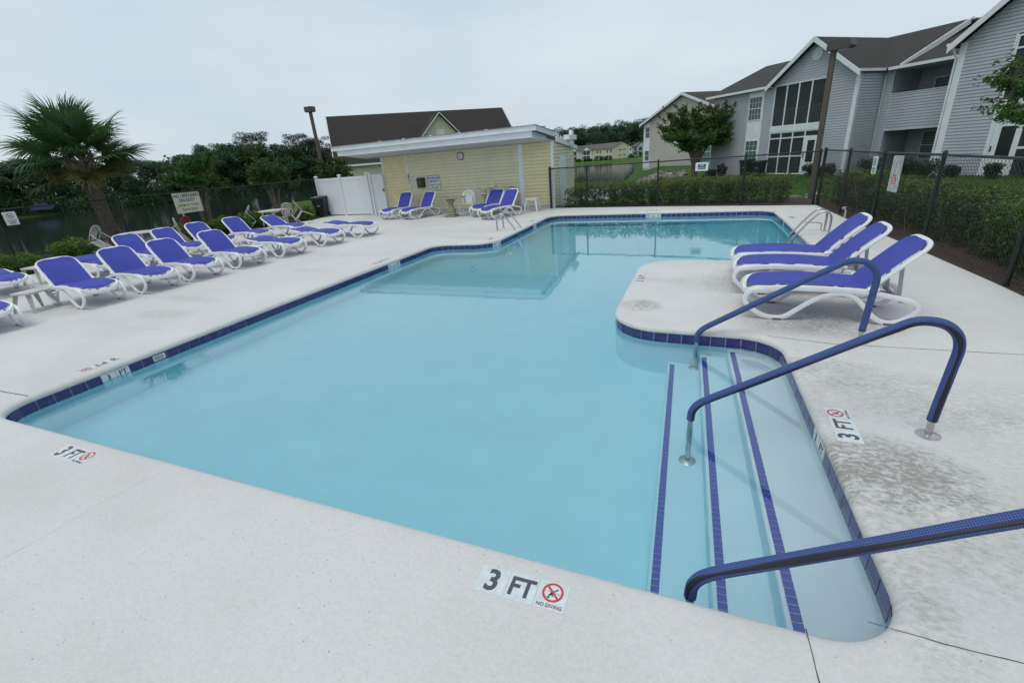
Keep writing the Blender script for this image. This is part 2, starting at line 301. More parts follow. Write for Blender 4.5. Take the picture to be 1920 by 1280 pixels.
# ------------------------------------------------------------------ mesh helpers
def Vv(*a): return Vector(a)
class MB:
    def __init__(s): s.v = []; s.f = []; s.m = []; s.uv = None
    def add(s, vs, fs, mi=0):
        o = len(s.v); s.v += [tuple(p) for p in vs]; s.f += [tuple(i + o for i in f) for f in fs]; s.m += [mi] * len(fs)
    def quad(s, a, b, c, d, mi=0): s.add([a, b, c, d], [(0, 1, 2, 3)], mi)
    def box(s, x0, x1, y0, y1, z0, z1, mi=0):
        s.add([(x0, y0, z0), (x1, y0, z0), (x1, y1, z0), (x0, y1, z0), (x0, y0, z1), (x1, y0, z1), (x1, y1, z1), (x0, y1, z1)],
              [(0, 3, 2, 1), (4, 5, 6, 7), (0, 1, 5, 4), (1, 2, 6, 5), (2, 3, 7, 6), (3, 0, 4, 7)], mi)
    def prism(s, pts, a, b, axis='y', mi=0):      # polygon (u,v) extruded along an axis
        def P(u, v, w): return {'y': (u, w, v), 'x': (w, u, v), 'z': (u, v, w)}[axis]
        n = len(pts); vs = [P(*p, a) for p in pts] + [P(*p, b) for p in pts]
        s.add(vs, [tuple(range(n))[::-1], tuple(range(n, 2 * n))] + [(i, (i + 1) % n, n + (i + 1) % n, n + i) for i in range(n)], mi)
    def bar(s, p, q, w, h=None, up=(0, 0, 1), mi=0):
        p = Vector(p); q = Vector(q); h = h or w; d = (q - p).normalized(); up = Vector(up)
        if abs(d.dot(up)) > .99: up = Vector((1, 0, 0))
        a = d.cross(up).normalized() * w / 2; b = a.cross(d).normalized() * h / 2
        vs = [c + sa * a + sb * b for c in (p, q) for sa, sb in ((-1, -1), (1, -1), (1, 1), (-1, 1))]
        s.add(vs, [(3, 2, 1, 0), (4, 5, 6, 7), (0, 1, 5, 4), (1, 2, 6, 5), (2, 3, 7, 6), (3, 0, 4, 7)], mi)
    def tube(s, pts, r, n=10, closed=False, ry=None, up=None, caps=True, mi=0, a0=0, sq=0):
        pts = [Vector(p) for p in pts]; N = len(pts)
        rs = r if isinstance(r, (list, tuple)) else [r] * N
        k = len(s.v); ref = Vector(up) if up else None; pa = None
        for i, p in enumerate(pts):
            if closed: d = (pts[(i + 1) % N] - pts[i - 1])
            else: d = pts[min(i + 1, N - 1)] - pts[max(i - 1, 0)]
            d.normalize()
            if ref is not None: a = d.cross(ref)
            elif pa is None: a = d.cross(Vector((0, 0, 1)) if abs(d.z) < .9 else Vector((1, 0, 0)))
            else: a = pa - d * pa.dot(d)
            if a.length < 1e-6: a = d.orthogonal()
            a.normalize(); pa = a; b = a.cross(d)
            fy = (ry / r if ry and not isinstance(r, (list, tuple)) else 1)
            for j in range(n):
                t = 2 * pi * j / n + a0; cx, sy = cos(t), sin(t)
                if sq: cx = math.copysign(abs(cx) ** sq, cx); sy = math.copysign(abs(sy) ** sq, sy)
                s.v.append(tuple(p + a * (rs[i] * cx) + b * (rs[i] * fy * sy)))
        R_ = N if closed else N - 1
        for i in range(R_):
            for j in range(n):
                s.f.append((k + i * n + j, k + i * n + (j + 1) % n, k + ((i + 1) % N) * n + (j + 1) % n, k + ((i + 1) % N) * n + j)); s.m.append(mi)
        if caps and not closed:
            s.f.append(tuple(k + j for j in range(n))[::-1]); s.f.append(tuple(k + (N - 1) * n + j for j in range(n))); s.m += [mi, mi]
    def lathe(s, prof, c=(0, 0, 0), n=20, mi=0):
        k = len(s.v)
        for (r, z) in prof:
            for j in range(n):
                t = 2 * pi * j / n; s.v.append((c[0] + r * cos(t), c[1] + r * sin(t), c[2] + z))
        for i in range(len(prof) - 1):
            for j in range(n):
                s.f.append((k + i * n + j, k + i * n + (j + 1) % n, k + (i + 1) * n + (j + 1) % n, k + (i + 1) * n + j)); s.m.append(mi)
        s.f.append(tuple(k + j for j in range(n))[::-1]); s.f.append(tuple(k + (len(prof) - 1) * n + j for j in range(n))); s.m += [mi, mi]
    def xform(s, mtx): s.v = [tuple(mtx @ Vector(p)) for p in s.v]; return s
    def mesh(s, name, mats, smooth=False):
        me = bpy.data.meshes.new(name); me.from_pydata(s.v, [], s.f)
        for m_ in (mats if isinstance(mats, (list, tuple)) else [mats]): me.materials.append(m_)
        if any(s.m): me.polygons.foreach_set('material_index', s.m)
        if smooth: 
            me.polygons.foreach_set('use_smooth', [True] * len(me.polygons))
        me.update(); return me
def smooth_by_angle(me, ang=40):
    try: me.set_sharp_from_angle(angle=R(ang))
    except Exception: pass
def link(name, me, parent=None, loc=None):
    o = bpy.data.objects.new(name, me); C.objects.link(o)
    if parent: o.parent = parent
    if loc: o.location = loc
    return o
def build(mb, name, mats, parent=None, smooth=False, loc=None):
    me = mb.mesh(name, mats, smooth)
    if smooth: smooth_by_angle(me)
    return link(name, me, parent, loc)
def tag(o, label=None, cat=None, group=None, kind=None):
    if label: o['label'] = label
    if cat: o['category'] = cat
    if group: o['group'] = group
    if kind: o['kind'] = kind
    return o
def empty(name, loc=(0, 0, 0), rz=0): 
    o = bpy.data.objects.new(name, None); C.objects.link(o); o.location = loc; o.rotation_euler = (0, 0, rz); o.empty_display_size = .2; return o
def copy_tree(o, parent=None):
    c = o.copy(); C.objects.link(c); c.parent = parent
    for ch in o.children: copy_tree(ch, c)
    return c
def catmull(P, n=6, closed=False):
    P = [Vector(p) for p in P]; N = len(P); out = []
    for i in range(N if closed else N - 1):
        p1, p2 = P[i], P[(i + 1) % N]
        p0 = P[i - 1] if (closed or i > 0) else p1 * 2 - p2
        p3 = P[(i + 2) % N] if (closed or i + 2 < N) else p2 * 2 - p1
        for k in range(n):
            t = k / n; t2 = t * t; t3 = t2 * t
            out.append(.5 * ((2 * p1) + (-p0 + p2) * t + (2 * p0 - 5 * p1 + 4 * p2 - p3) * t2 + (-p0 + 3 * p1 - 3 * p2 + p3) * t3))
    if not closed: out.append(P[-1])
    return out
def fillet(P, rad, n=6, closed=True):      # 2D polygon with rounded corners; rad list or number
    out = []; N = len(P)
    for i, p in enumerate(P):
        r = rad[i] if isinstance(rad, (list, tuple)) else rad
        if r <= 0: out.append(Vector(p)); continue
        p = Vector(p); a = (Vector(P[i - 1]) - p); b = (Vector(P[(i + 1) % N]) - p)
        la, lb = a.length, b.length; a.normalize(); b.normalize()
        ang = a.angle(b); d = min(r / math.tan(ang / 2), la * .49, lb * .49); r2 = d * math.tan(ang / 2)
        c = p + (a + b).normalized() * (r2 / sin(ang / 2))
        s0 = p + a * d - c; s1 = p + b * d - c
        t0 = atan2(s0.y, s0.x); t1 = atan2(s1.y, s1.x); dt = (t1 - t0 + pi) % (2 * pi) - pi
        for k in range(n + 1): t = t0 + dt * k / n; out.append(c + Vector((cos(t), sin(t))) * r2)
    return out

_tc = {}
def text_mesh(s, size, m_, bold=.0, align='CENTER', sx=1.0):
    key = (s, size, m_.name, bold, align, sx)
    if key in _tc: return _tc[key]
    cu = bpy.data.curves.new('lettering', 'FONT'); cu.body = s; cu.size = size; cu.align_x = align; cu.align_y = 'CENTER'; cu.offset = bold * size
    cu.resolution_u = 3; cu.extrude = .0006; cu.space_line = .9
    o = bpy.data.objects.new('t', cu); C.objects.link(o); bpy.context.view_layer.update()
    dg = bpy.context.evaluated_depsgraph_get(); me = bpy.data.meshes.new_from_object(o.evaluated_get(dg)); me.name = 'lettering'
    bpy.data.objects.remove(o); bpy.data.curves.remove(cu)
    if sx != 1: me.transform(Matrix.Diagonal((sx, 1, 1, 1)))
    me.materials.clear(); me.materials.append(m_); _tc[key] = me; return me
def frame(o, r, u):      # matrix with local x=r, y=u, z=r x u
    r = Vector(r).normalized(); u = Vector(u).normalized(); z = r.cross(u)
    m = Matrix.Identity(4)
    for i, v in enumerate((r, u, z)):
        for k in range(3): m[k][i] = v[k]
    for k in range(3): m[k][3] = o[k]
    return m
def put_text(parent, s, pos, size, m_, r=(1, 0, 0), u=(0, 1, 0), bold=.0, sx=1.0, name='lettering'):
    o = link(name, text_mesh(s, size, m_, bold, sx=sx), parent); o.matrix_local = frame(pos, r, u); return o
def ring_mesh(r0, r1, m_, n=28, t=.001):
    mb = MB(); vs = [(r * cos(2 * pi * i / n), r * sin(2 * pi * i / n), t) for i in range(n) for r in (r0, r1)]
    mb.add(vs, [(2 * i, 2 * i + 1, (2 * i + 3) % (2 * n), (2 * i + 2) % (2 * n)) for i in range(n)]); return mb

def cards(name, cen, rad, n, size, mats, seed=0, aspect=.55, shell=.5, top_mat=None, top_frac=.0, droop=0, parent=None, clumps=None, split=None):
    """n leaf quads spread through ellipsoids; split=(fn) chooses second material"""
    rg = np.random.default_rng(seed); cen = np.asarray(cen, float); rad = np.asarray(rad, float)
    if rad.ndim == 1: rad = np.tile(rad, (len(cen), 1))
    vol = rad.prod(1) ** (2 / 3); k = rg.choice(len(cen), n, p=vol / vol.sum())
    d = rg.normal(size=(n, 3)); d /= np.linalg.norm(d, axis=1)[:, None]
    rr = rg.uniform(shell, 1, n) ** .6
    p = cen[k] + d * rad[k] * rr[:, None]
    a = rg.normal(size=(n, 3)) + d * .6; a /= np.linalg.norm(a, axis=1)[:, None]
    b = np.cross(a, rg.normal(size=(n, 3))); b /= np.linalg.norm(b, axis=1)[:, None]
    sz = size * rg.uniform(.6, 1.3, n)[:, None]
    v = np.stack([p - a * sz, p + b * sz * aspect, p + a * sz, p - b * sz * aspect], 1).reshape(-1, 3)
    me = bpy.data.meshes.new(name); me.vertices.add(4 * n); me.vertices.foreach_set('co', v.ravel())
    me.loops.add(4 * n); me.loops.foreach_set('vertex_index', np.arange(4 * n, dtype=np.int32)); me.polygons.add(n)
    me.polygons.foreach_set('loop_start', np.arange(n, dtype=np.int32) * 4)
    for m_ in mats: me.materials.append(m_)
    if split is not None:
        me.polygons.foreach_set('material_index', split(p, rg).astype(np.int32))
    me.update(); me.validate()
    return me

# ================================================================== LARGE STRUCTURE
LAKE_Z = -2.6
lake = np.array([(-60, -90), (-31, -40), (-27, 0), (-26.5, 12), (-29, 20), (-36, 25), (-44, 33), (-36, 50), (-24, 58), (-16, 52), (-12.5, 38), (-9.8, 29), (-6.4, 29), (-7.6, 40), (-9.2, 50), (-10.6, 60), (-11, 70), (-14, 100), (-20, 140), (-26, 172),
                 (-35, 173), (-60, 168), (-100, 150), (-140, 110), (-160, 50), (-170, 0), (-170, -90)], float)
def lake_sd(p):       # positive inside the lake
    p = np.asarray(p, float); x, y = p[:, 0], p[:, 1]; n = len(lake); d = np.full(len(p), 1e9); ins = np.zeros(len(p), bool)
    for i in range(n):
        a = lake[i]; b = lake[(i + 1) % n]; e = b - a; w = p - a
        t = np.clip((w @ e) / (e @ e), 0, 1); dd = np.hypot(*(w - t[:, None] * e).T); d = np.minimum(d, dd)
        c = (a[1] > y) != (b[1] > y)
        with np.errstate(divide='ignore', invalid='ignore'): xi = (b[0] - a[0]) * (y - a[1]) / (b[1] - a[1]) + a[0]
        ins ^= c & (x < xi)
    return np.where(ins, d, -d)
def land(p):
    p = np.asarray(p, float); x, y = p[:, 0], p[:, 1]
    dx = np.maximum(np.maximum(-18.6 - x, x - 3.9), 0); dy = np.maximum(y - 17.8, 0); d = np.hypot(dx, dy)
    base = -.06 - .40 * np.clip(d / 7, 0, 1) - .30 * np.clip((d - 20) / 40, 0, 1)
    far = np.clip((np.hypot(x, y) - 110) / 60, 0, 1); base = base * (1 - far) + (-2.05) * far
    base += np.clip((np.hypot(x, y) - 215) / 150, 0, 1) * 3
    # rocky drainage ditch between the lawns
    dt = np.full(len(p), 1e9); P = [(-7.6, 47.5), (-3, 44.5), (1.2, 30), (3.2, 22.5), (4.2, 20.5)]
    for a, b in zip(P, P[1:]):
        a = np.array(a, float); e = np.array(b, float) - a; w = p - a; t = np.clip((w @ e) / (e @ e), 0, 1); dt = np.minimum(dt, np.hypot(*(w - t[:, None] * e).T))
    base -= .45 * np.exp(-(dt / 1.3) ** 2)
    s = lake_sd(p)
    shore = LAKE_Z + .10 - s * .42
    return np.where(s > 0, LAKE_Z - .15 - np.minimum(s * .25, 1.5), np.minimum(base, shore))
def gz(x, y): return float(land([(x, y)])[0])
def axis_pts(lo, hi, c0, c1, step):
    mid = list(np.arange(c0, c1 + .01, step)); l, r = [c0], [c1]; s = step
    while l[-1] > lo: s *= 1.12; l.append(l[-1] - s)
    s = step
    while r[-1] < hi: s *= 1.12; r.append(r[-1] + s)
    return sorted(set(l[1:] + mid + r[1:]))
gx = axis_pts(-900, 900, -40, 24, 1.0); gy = axis_pts(-900, 900, -8, 70, 1.0)
XX, YY = np.meshgrid(gx, gy); pts = np.stack([XX.ravel(), YY.ravel()], 1); zz = land(pts)
under = (pts[:, 0] > -16.9) & (pts[:, 0] < 3.0) & (pts[:, 1] < 16.4); zz[under] = -.35
pool_in = (pts[:, 0] > -8) & (pts[:, 0] < 3) & (pts[:, 1] > .2) & (pts[:, 1] < 16.9); zz[pool_in] = -2.6
nx = len(gx)
me = bpy.data.meshes.new('ground')
fs = [(j * nx + i, j * nx + i + 1, (j + 1) * nx + i + 1, (j + 1) * nx + i) for j in range(len(gy) - 1) for i in range(nx - 1)]
me.from_pydata([(a, b, c) for (a, b), c in zip(pts.tolist(), zz.tolist())], [], fs); me.materials.append(M['ground'])
me.polygons.foreach_set('use_smooth', [True] * len(fs)); me.update()
tag(link('ground', me), kind='structure')
mb = MB(); mb.quad((-420, -160, LAKE_Z), (-1, -160, LAKE_Z), (-1, 260, LAKE_Z), (-420, 260, LAKE_Z))
tag(build(mb, 'lake_water', M['lake']), kind='structure')

# mulch beds beside the deck
def sheet(name, m_, poly, dz, step=.5):
    poly = np.array(poly, float); x0, y0 = poly.min(0); x1, y1 = poly.max(0); bm = bmesh.new()
    vs = [bm.verts.new((x, y, 0)) for x, y in poly]; bm.faces.new(vs)
    for ax, lo, hi in ((0, x0, x1), (1, y0, y1)):
        t = lo + step
        while t < hi:
            co = [0, 0, 0]; co[ax] = t; no = [0, 0, 0]; no[ax] = 1
            bmesh.ops.bisect_plane(bm, geom=bm.verts[:] + bm.edges[:] + bm.faces[:], plane_co=co, plane_no=no); t += step
    zs = land([(v.co.x, v.co.y) for v in bm.verts])
    rg = random.Random(3)
    for v, z in zip(bm.verts, zs): v.co.z = z + dz + rg.uniform(0, .02)
    bm.faces.ensure_lookup_table()
    if bm.faces[0].normal.z < 0: bmesh.ops.reverse_faces(bm, faces=bm.faces[:])
    me = bpy.data.meshes.new(name); bm.to_mesh(me); bm.free(); me.materials.append(m_)
    return tag(link(name, me), kind='structure')
sheet('mulch_bed', M['mulch'], [(-5.3, 17.0), (2.0, 16.2), (2.9, 15.6), (3.0, -5), (5.3, -5), (5.6, 8), (5.2, 16), (3.0, 17.4), (2.2, 18.4), (-5.3, 18.8)], .035)
sheet('mulch_bed', M['mulch'], [(-17.0, 17.4), (-16.2, 15), (-16, 9), (-17, 5), (-17.2, -5), (-19.6, -5), (-19.4, 10), (-18.3, 17.4)], .035)

# ---- pool outline (tile face), counter-clockwise seen from above
O_pts = [(-6.5, 1.65), (.93, 1.65), (.87, 3.3), (.80, 5.12), (-1.0, 5.19), (-1.03, 8.66), (1.90, 8.66), (1.80, 13.4), (1.72, 15.25), (-4.95, 15.56), (-4.92, 10.52), (-6.5, 10.35)]
O_rad = [.36, .34, 0, .42, .62, .66, .30, 0, .5, .5, .62, .42]
OUT = fillet(O_pts, O_rad, 9)
def resample(P, step=.05):
    out = []; N = len(P)
    for i in range(N):
        a, b = P[i], P[(i + 1) % N]; L = (b - a).length; k = max(1, int(L / step)) if L > .12 else 1
        for j in range(k): out.append(a.lerp(b, j / k))
    return out
def area(P): return sum(P[i].x * P[(i + 1) % len(P)].y - P[(i + 1) % len(P)].x * P[i].y for i in range(len(P))) / 2
if area(OUT) < 0: OUT.reverse()
def normals(P):
    N = len(P); out = []
    for i in range(N):
        e = (P[(i + 1) % N] - P[i - 1]); e.normalize(); out.append(Vector((e.y, -e.x)))     # outward
    return out
def offset(P, d):
    return [p + n * d for p, n in zip(P, normals(P))]
OUTC = [p for i, p in enumerate(OUT) if (p - OUT[i - 1]).length > 1e-4]

# deck slab with the pool cut out
DECK = [(-17.3, -6), (3.55, -6), (3.55, 4.5), (3.44, 7.5), (3.30, 9.6), (3.08, 12.4), (2.88, 15.75), (-1.6, 16.75), (-5.3, 17.40), (-5.38, 17.52), (-17.1, 17.66), (-16.65, 17.1), (-16.5, 13.2), (-16.35, 10.2), (-16.9, 7), (-17.3, 4)]
hole = offset(OUTC, .13)
tri = tessellate_polygon([[Vector((*p, 0)) for p in DECK], [Vector((p.x, p.y, 0)) for p in reversed(hole)]])
av = [(*p, 0) for p in DECK] + [(p.x, p.y, 0) for p in reversed(hole)]
mb = MB(); mb.add(av, [tuple(t) for t in tri])
n = len(DECK)
for i in range(n):
    a, b = DECK[i], DECK[(i + 1) % n]; mb.quad((*a, -.12), (*b, -.12), (*b, 0), (*a, 0))
me = mb.mesh('pool_deck', M['deck']); bm = bmesh.new(); bm.from_mesh(me)
for f in bm.faces:
    if abs(f.normal.z) > .5 and f.normal.z < 0: f.normal_flip()
bm.to_mesh(me); bm.free()
deck = tag(link('pool_deck', me), kind='structure')
# rounded coping lip
prof = [(.13, 0), (.05, .0), (.028, -.004), (.008, -.014), (-.006, -.030), (-.010, -.050), (-.006, -.064), (.006, -.071), (.022, -.072)]
mb = MB(); rings = []
for o_, z in prof: rings.append([(p.x, p.y, z) for p in offset(OUTC, o_)])
N = len(OUTC); mb.v = [v for r_ in rings for v in r_]
for k in range(len(prof) - 1):
    for i in range(N): mb.f.append((k * N + i, (k + 1) * N + i, (k + 1) * N + (i + 1) % N, k * N + (i + 1) % N)); mb.m.append(0)
build(mb, 'coping', M['deck'], deck, True)

# joints and hairline cracks in the deck
def strip(P, w, z=.0015, seed=0, wob=.006):
    rg = random.Random(seed); mb = MB(); Q = []
    for a, b in zip(P, P[1:]):
        a, b = Vector(a), Vector(b); k = max(2, int((b - a).length / .05))
        for i in range(k): Q.append(a.lerp(b, i / k) + Vector((rg.uniform(-wob, wob), rg.uniform(-wob, wob))))
    Q.append(Vector(P[-1])); vs = []
    for i, q in enumerate(Q):
        d = (Q[min(i + 1, len(Q) - 1)] - Q[max(i - 1, 0)]).normalized(); nn = Vector((-d.y, d.x)) * w * rg.uniform(.6, 1.2) / 2
        vs += [(q.x + nn.x, q.y + nn.y, z), (q.x - nn.x, q.y - nn.y, z)]
    mb.add(vs, [(2 * i, 2 * i + 1, 2 * i + 3, 2 * i + 2) for i in range(len(Q) - 1)]); return mb
for P, w in (([(.521, 1.655), (.533, 1.43), (.56, -6)], .0050), ([(.765, 1.772), (1.014, 1.756), (1.256, 1.757), (3.5, 1.75)], .0050),
             ([(.69, 5.10), (1.24, 4.99), (2.664, 5.02), (3.45, 5.04)], .007), ([(-17, 2.1), (-7.06, 1.966), (-6.53, 1.985)], .012)):
    build(strip(P, w, seed=len(P), wob=.0015), 'expansion_joint', M['joint'], deck)
for P, w in (([(-3.583, 1.566), (-3.61, 1.43), (-3.63, 1.25), (-3.654, 1.137), (-3.65, .917), (-3.675, .67)], .0016), ([(-9.5, 3.9), (-8.6, 3.95), (-7.9, 3.8), (-7.2, 3.85)], .004), ([(-10.3, 9.1), (-9.2, 9.5), (-8.4, 9.4)], .005)):
    build(strip(P, w, seed=int(w * 9999)), 'hairline_crack', M['crack'], deck)

# ---- pool shell: walls, floor, steps, tiles
def floor_z(y): return -1.07 - .50 * min(1, max(0, (y - 4) / 11))
mb = MB(); W0 = offset(OUTC, .010); W1 = offset(OUTC, .012)
zs = [-.068, -.16, -.6, -1.8]
vs = []
for k, z in enumerate(zs): vs += [(p.x, p.y, z) for p in W0]
mb.v = vs
for k in range(len(zs) - 1):
    for i in range(N): mb.f.append((k * N + i, k * N + (i + 1) % N, (k + 1) * N + (i + 1) % N, (k + 1) * N + i)); mb.m.append(0)
ys = list(np.arange(1.3, 16.0, .7))
for a, b in zip(ys, ys[1:]): mb.quad((-6.9, a, floor_z(a)), (2.3, a, floor_z(a)), (2.3, b, floor_z(b)), (-6.9, b, floor_z(b)))
shell = tag(build(mb, 'pool_basin', M['plaster']), kind='structure')
# steps (deepest first)
steps = [(((-.155, 1.60), (-.295, 5.22)), -.80), (((.205, 1.60), (.04, 5.20)), -.53), (((.515, 1.60), (.315, 5.18)), -.28)]
for (a, b), z in steps:
    mb = MB(); pr_ = [(a[0], a[1]), (1.3, 1.60), (1.3, 5.2), (b[0], b[1])]
    d = Vector((b[0] - a[0], b[1] - a[1])).normalized(); nn = Vector((d.y, -d.x))
    q = [(a[0], z - .012), (a[0] + .012, z)]
    vs = []
    for P0 in (a, b):
        vs += [(P0[0], P0[1], -1.4), (P0[0], P0[1], z - .02), (P0[0] + .006, P0[1], z - .006), (P0[0] + .02, P0[1], z), (1.3, P0[1], z)]
    mb.add(vs, [(i, i + 5, i + 6, i + 1) for i in range(4)]); mb.f = [tuple(reversed(f)) for f in mb.f]
    st = build(mb, 'step', M['plaster'], shell)
    # mosaic nosing strip: one small tile after another
    tm = MB(); tm.box(-.025, .025, -.0222, .0222, 0, .004); tme = tm.mesh('nosing_tile', M['tile_mosaic'])
    L = hypot(b[0] - a[0], b[1] - a[1]); k = int((L - .1) / .0485)
    for i in range(k):
        t = (.06 + i * .0485) / L; o = link('nosing_tile', tme, st, (a[0] + (b[0] - a[0]) * t + .052, a[1] + (b[1] - a[1]) * t, z)); o.rotation_euler = (0, 0, atan2(d.y, d.x) - pi / 2)
# waterline tiles round the pool
tb = MB(); tb.box(-.0735, .0735, -.004, .004, -.148, 0); tile_me = tb.mesh('tile', M['tile']); tile_wh = tb.mesh('tile', M['tile_white'])
white_at = [((-6.5, 2.64), '3'), ((-6.5, 2.80), 'FT'), ((-6.5, 8.28), '3'), ((-6.5, 8.43), '½'), ((-6.5, 8.58), 'FT'), ((-1.73, 15.42), 'FT'), ((-1.58, 15.42), '½'), ((-1.43, 15.42), '4'),
            ((.865, 3.36), '3'), ((.87, 3.21), 'FT'), ((-5.0, 10.72), 'FT'), ((-4.93, 10.90), '4'), ((-4.92, 13.80), '4'), ((-4.92, 13.64), 'FT'), ((1.80, 13.25), '4')]
per = [0]
for i in range(N): per.append(per[-1] + (OUTC[(i + 1) % N] - OUTC[i]).length)
tot = per[-1]; nt_ = int(tot / .1525); stp = tot / nt_
def at_s(s):
    s %= tot
    for i in range(N):
        if per[i + 1] >= s: return OUTC[i].lerp(OUTC[(i + 1) % N], (s - per[i]) / (per[i + 1] - per[i]))
tl = []
for i in range(nt_):
    a, b = at_s(i * stp + .0015), at_s((i + 1) * stp - .0015); c = (a + b) / 2; ang = atan2(b.y - a.y, b.x - a.x); tl.append((c, ang, (b - a).length))
owner = {}
for (p, s) in white_at:
    j = min((i for i in range(nt_) if i not in owner), key=lambda i: (tl[i][0] - Vector(p)).length); owner[j] = s
for i, (c, ang, ln_) in enumerate(tl):
    nn = Vector((sin(ang), -cos(ang)))
    o = link('tile', tile_wh if i in owner else tile_me, shell, (c.x + nn.x * .002, c.y + nn.y * .002, -.073)); o.rotation_euler = (0, 0, ang); o.scale = (ln_ / .152, 1, 1)
    if i in owner:     # lettering faces the water
        r = Vector((-cos(ang), -sin(ang), 0))
        put_text(o, owner[i], (0, .0048, -.052), .085 if owner[i] != '½' else .075, M['ink_dark'], r=(-1, 0, 0), u=(0, 0, 1), bold=.02)
gm = MB(); gv = []
for z in (-.074, -.222): gv += [(p.x, p.y, z) for p in offset(OUTC, .0045)]
gm.v = gv
for i in range(N): gm.f.append((i, (i + 1) % N, N + (i + 1) % N, N + i)); gm.m.append(0)
build(gm, 'grout', M['grout'], shell)
# small data plate on the left wall
mb = MB(); mb.box(-.001, .006, -.075, .075, -.15, -.082)
pl = build(mb, 'data_plate', M['tile_white'], shell, loc=(-6.494, 3.28, 0))
mb = MB()
for k in range(9): mb.box(.0065, .0075, -.058 + k * .0128, -.0525 + k * .0128, -.138, -.094)
build(mb, 'lettering', M['ink_dark'], pl)
# pool light and return fitting under water
mb = MB(); mb.lathe([(.03, 0), (.03, .006), (.012, .010)], n=16); o = build(mb, 'return_fitting', M['white_resin'], shell, True, (.15, 5.105, -.42)); o.rotation_euler = (R(90), 0, 0)
mb = MB(); mb.lathe([(.12, 0), (.125, .008), (.10, .014)], n=28); o = build(mb, 'floor_drain', M['plaster'], shell, True, (-2.2, 4.2, floor_z(4.2) + .002))
# water body
wp = offset(OUTC, .05)
mb = MB(); k = len(wp); mb.v = [(p.x, p.y, -.155) for p in wp] + [(p.x, p.y, -1.9) for p in wp]
mb.f = [tuple(range(k)), tuple(reversed(range(k, 2 * k)))] + [(i, i + k, (i + 1) % k + k, (i + 1) % k) for i in range(k)]; mb.m = [0] * len(mb.f)
tag(build(mb, 'pool_water', M['pool_water']), kind='structure')

# deck depth markers: square white tiles set in the deck
def marker(cx, cy, ang, items, s=.150, worn=0):
    r = Vector((cos(ang), sin(ang), 0)); u = Vector((-sin(ang), cos(ang), 0)); n_ = len(items)
    for k, it in enumerate(items):
        x = (k - (n_ - 1) / 2) * (s + .003)
        mb = MB(); h = s / 2; mb.box(-h, h, -h, h, -.01, .0022)
        o = build(mb, 'marker_tile', M['tile_white'], deck); o.matrix_local = frame(Vector((cx, cy, 0)) + r * x, r, u)
        ink = M['ink_grey'] if not worn else M['crack']
        if it == 'ND':
            q = build(ring_mesh(.041, .052, None), 'prohibition_ring', M['ink_red'], o, loc=(0, .018, .0022))
            mb = MB(); mb.bar((-.033, .033, .001), (.033, -.033, .001), .010, .0006); build(mb, 'prohibition_slash', M['ink_red'], q)
            mb = MB(); mb.bar((.022, .022, 0), (-.004, -.002, 0), .007, .0004); mb.bar((-.004, -.002, 0), (-.014, -.020, 0), .010, .0004); mb.bar((-.004, -.002, 0), (.003, -.022, 0), .006, .0004)
            mb.lathe([(.006, 0), (.006, .0004)], (-.016, -.028, 0), 10); mb.bar((-.040, .004, 0), (.040, -.004, 0), .0015, .0004); build(mb, 'diver_figure', M['ink_dark'], q)
            put_text(o, 'NO DIVING', (0, -.055, .0024), .026, M['ink_dark'], bold=.012, sx=.92)
        else:
            put_text(o, it, (0, -.004, .0024), .165 if len(it) == 1 else .142, ink, bold=.028, sx=.92 if len(it) == 1 else .86)
marker(-.700, 1.460, R(1.6), ['3', 'FT', 'ND']); marker(-4.588, 1.475, R(-.5), ['3', 'FT', 'ND'])
marker(1.014, 3.425, R(90), ['3', 'FT', 'ND']); marker(-6.70, 2.75, R(-90), ['3', 'FT', 'ND'])
marker(-6.70, 8.33, R(-90), ['3', '½', 'FT', 'ND']); marker(-1.63, 15.76, R(180), ['4', '½', 'FT']); marker(-.88, 7.30, R(90), ['3', '½', 'FT'])
marker(2.0, 13.5, R(90), ['4', 'FT']); marker(-5.2, 11.0, R(-90), ['4', 'FT']); marker(-5.15, 14.1, R(-90), ['4', 'FT'])

# ================================================================== BUILDINGS
def siding(mb, x0, x1, z0, z1, y, t=.11, axis='x', sgn=-1, clip=None, mi=0):
    """lap boards as a saw-tooth sheet facing -y (axis x) or +x/-x (axis y); clip(z) -> (lo, hi) limits along the wall"""
    z = z0
    while z < z1 - 1e-4:
        zb = min(z + t, z1); a, b, a2, b2 = x0, x1, x0, x1
        if clip:
            a, b = clip(z); a2, b2 = clip(zb)
            if b - a < .02: break
            if b2 - a2 < 0: a2 = b2 = (a2 + b2) / 2
        o1, o0, g = sgn * .034, sgn * .022, min(.030, (zb - z) * .4)
        P = (lambda u, d, zz: (u, y + d, zz)) if axis == 'x' else (lambda u, d, zz: (y + d, u, zz))
        zg = zb - g
        mb.quad(P(a, o1, z), P(b, o1, z), P(b2, o0, zg), P(a2, o0, zg), mi); mb.quad(P(a2, o0, zg), P(b2, o0, zg), P(b2, 0, zg), P(a2, 0, zg), mi)
        mb.quad(P(a2, 0, zg), P(b2, 0, zg), P(b2, 0, zb), P(a2, 0, zb), mi); mb.quad(P(a2, 0, zb), P(b2, 0, zb), P(b2, o1, zb), P(a2, o1, zb), mi)
        z = zb
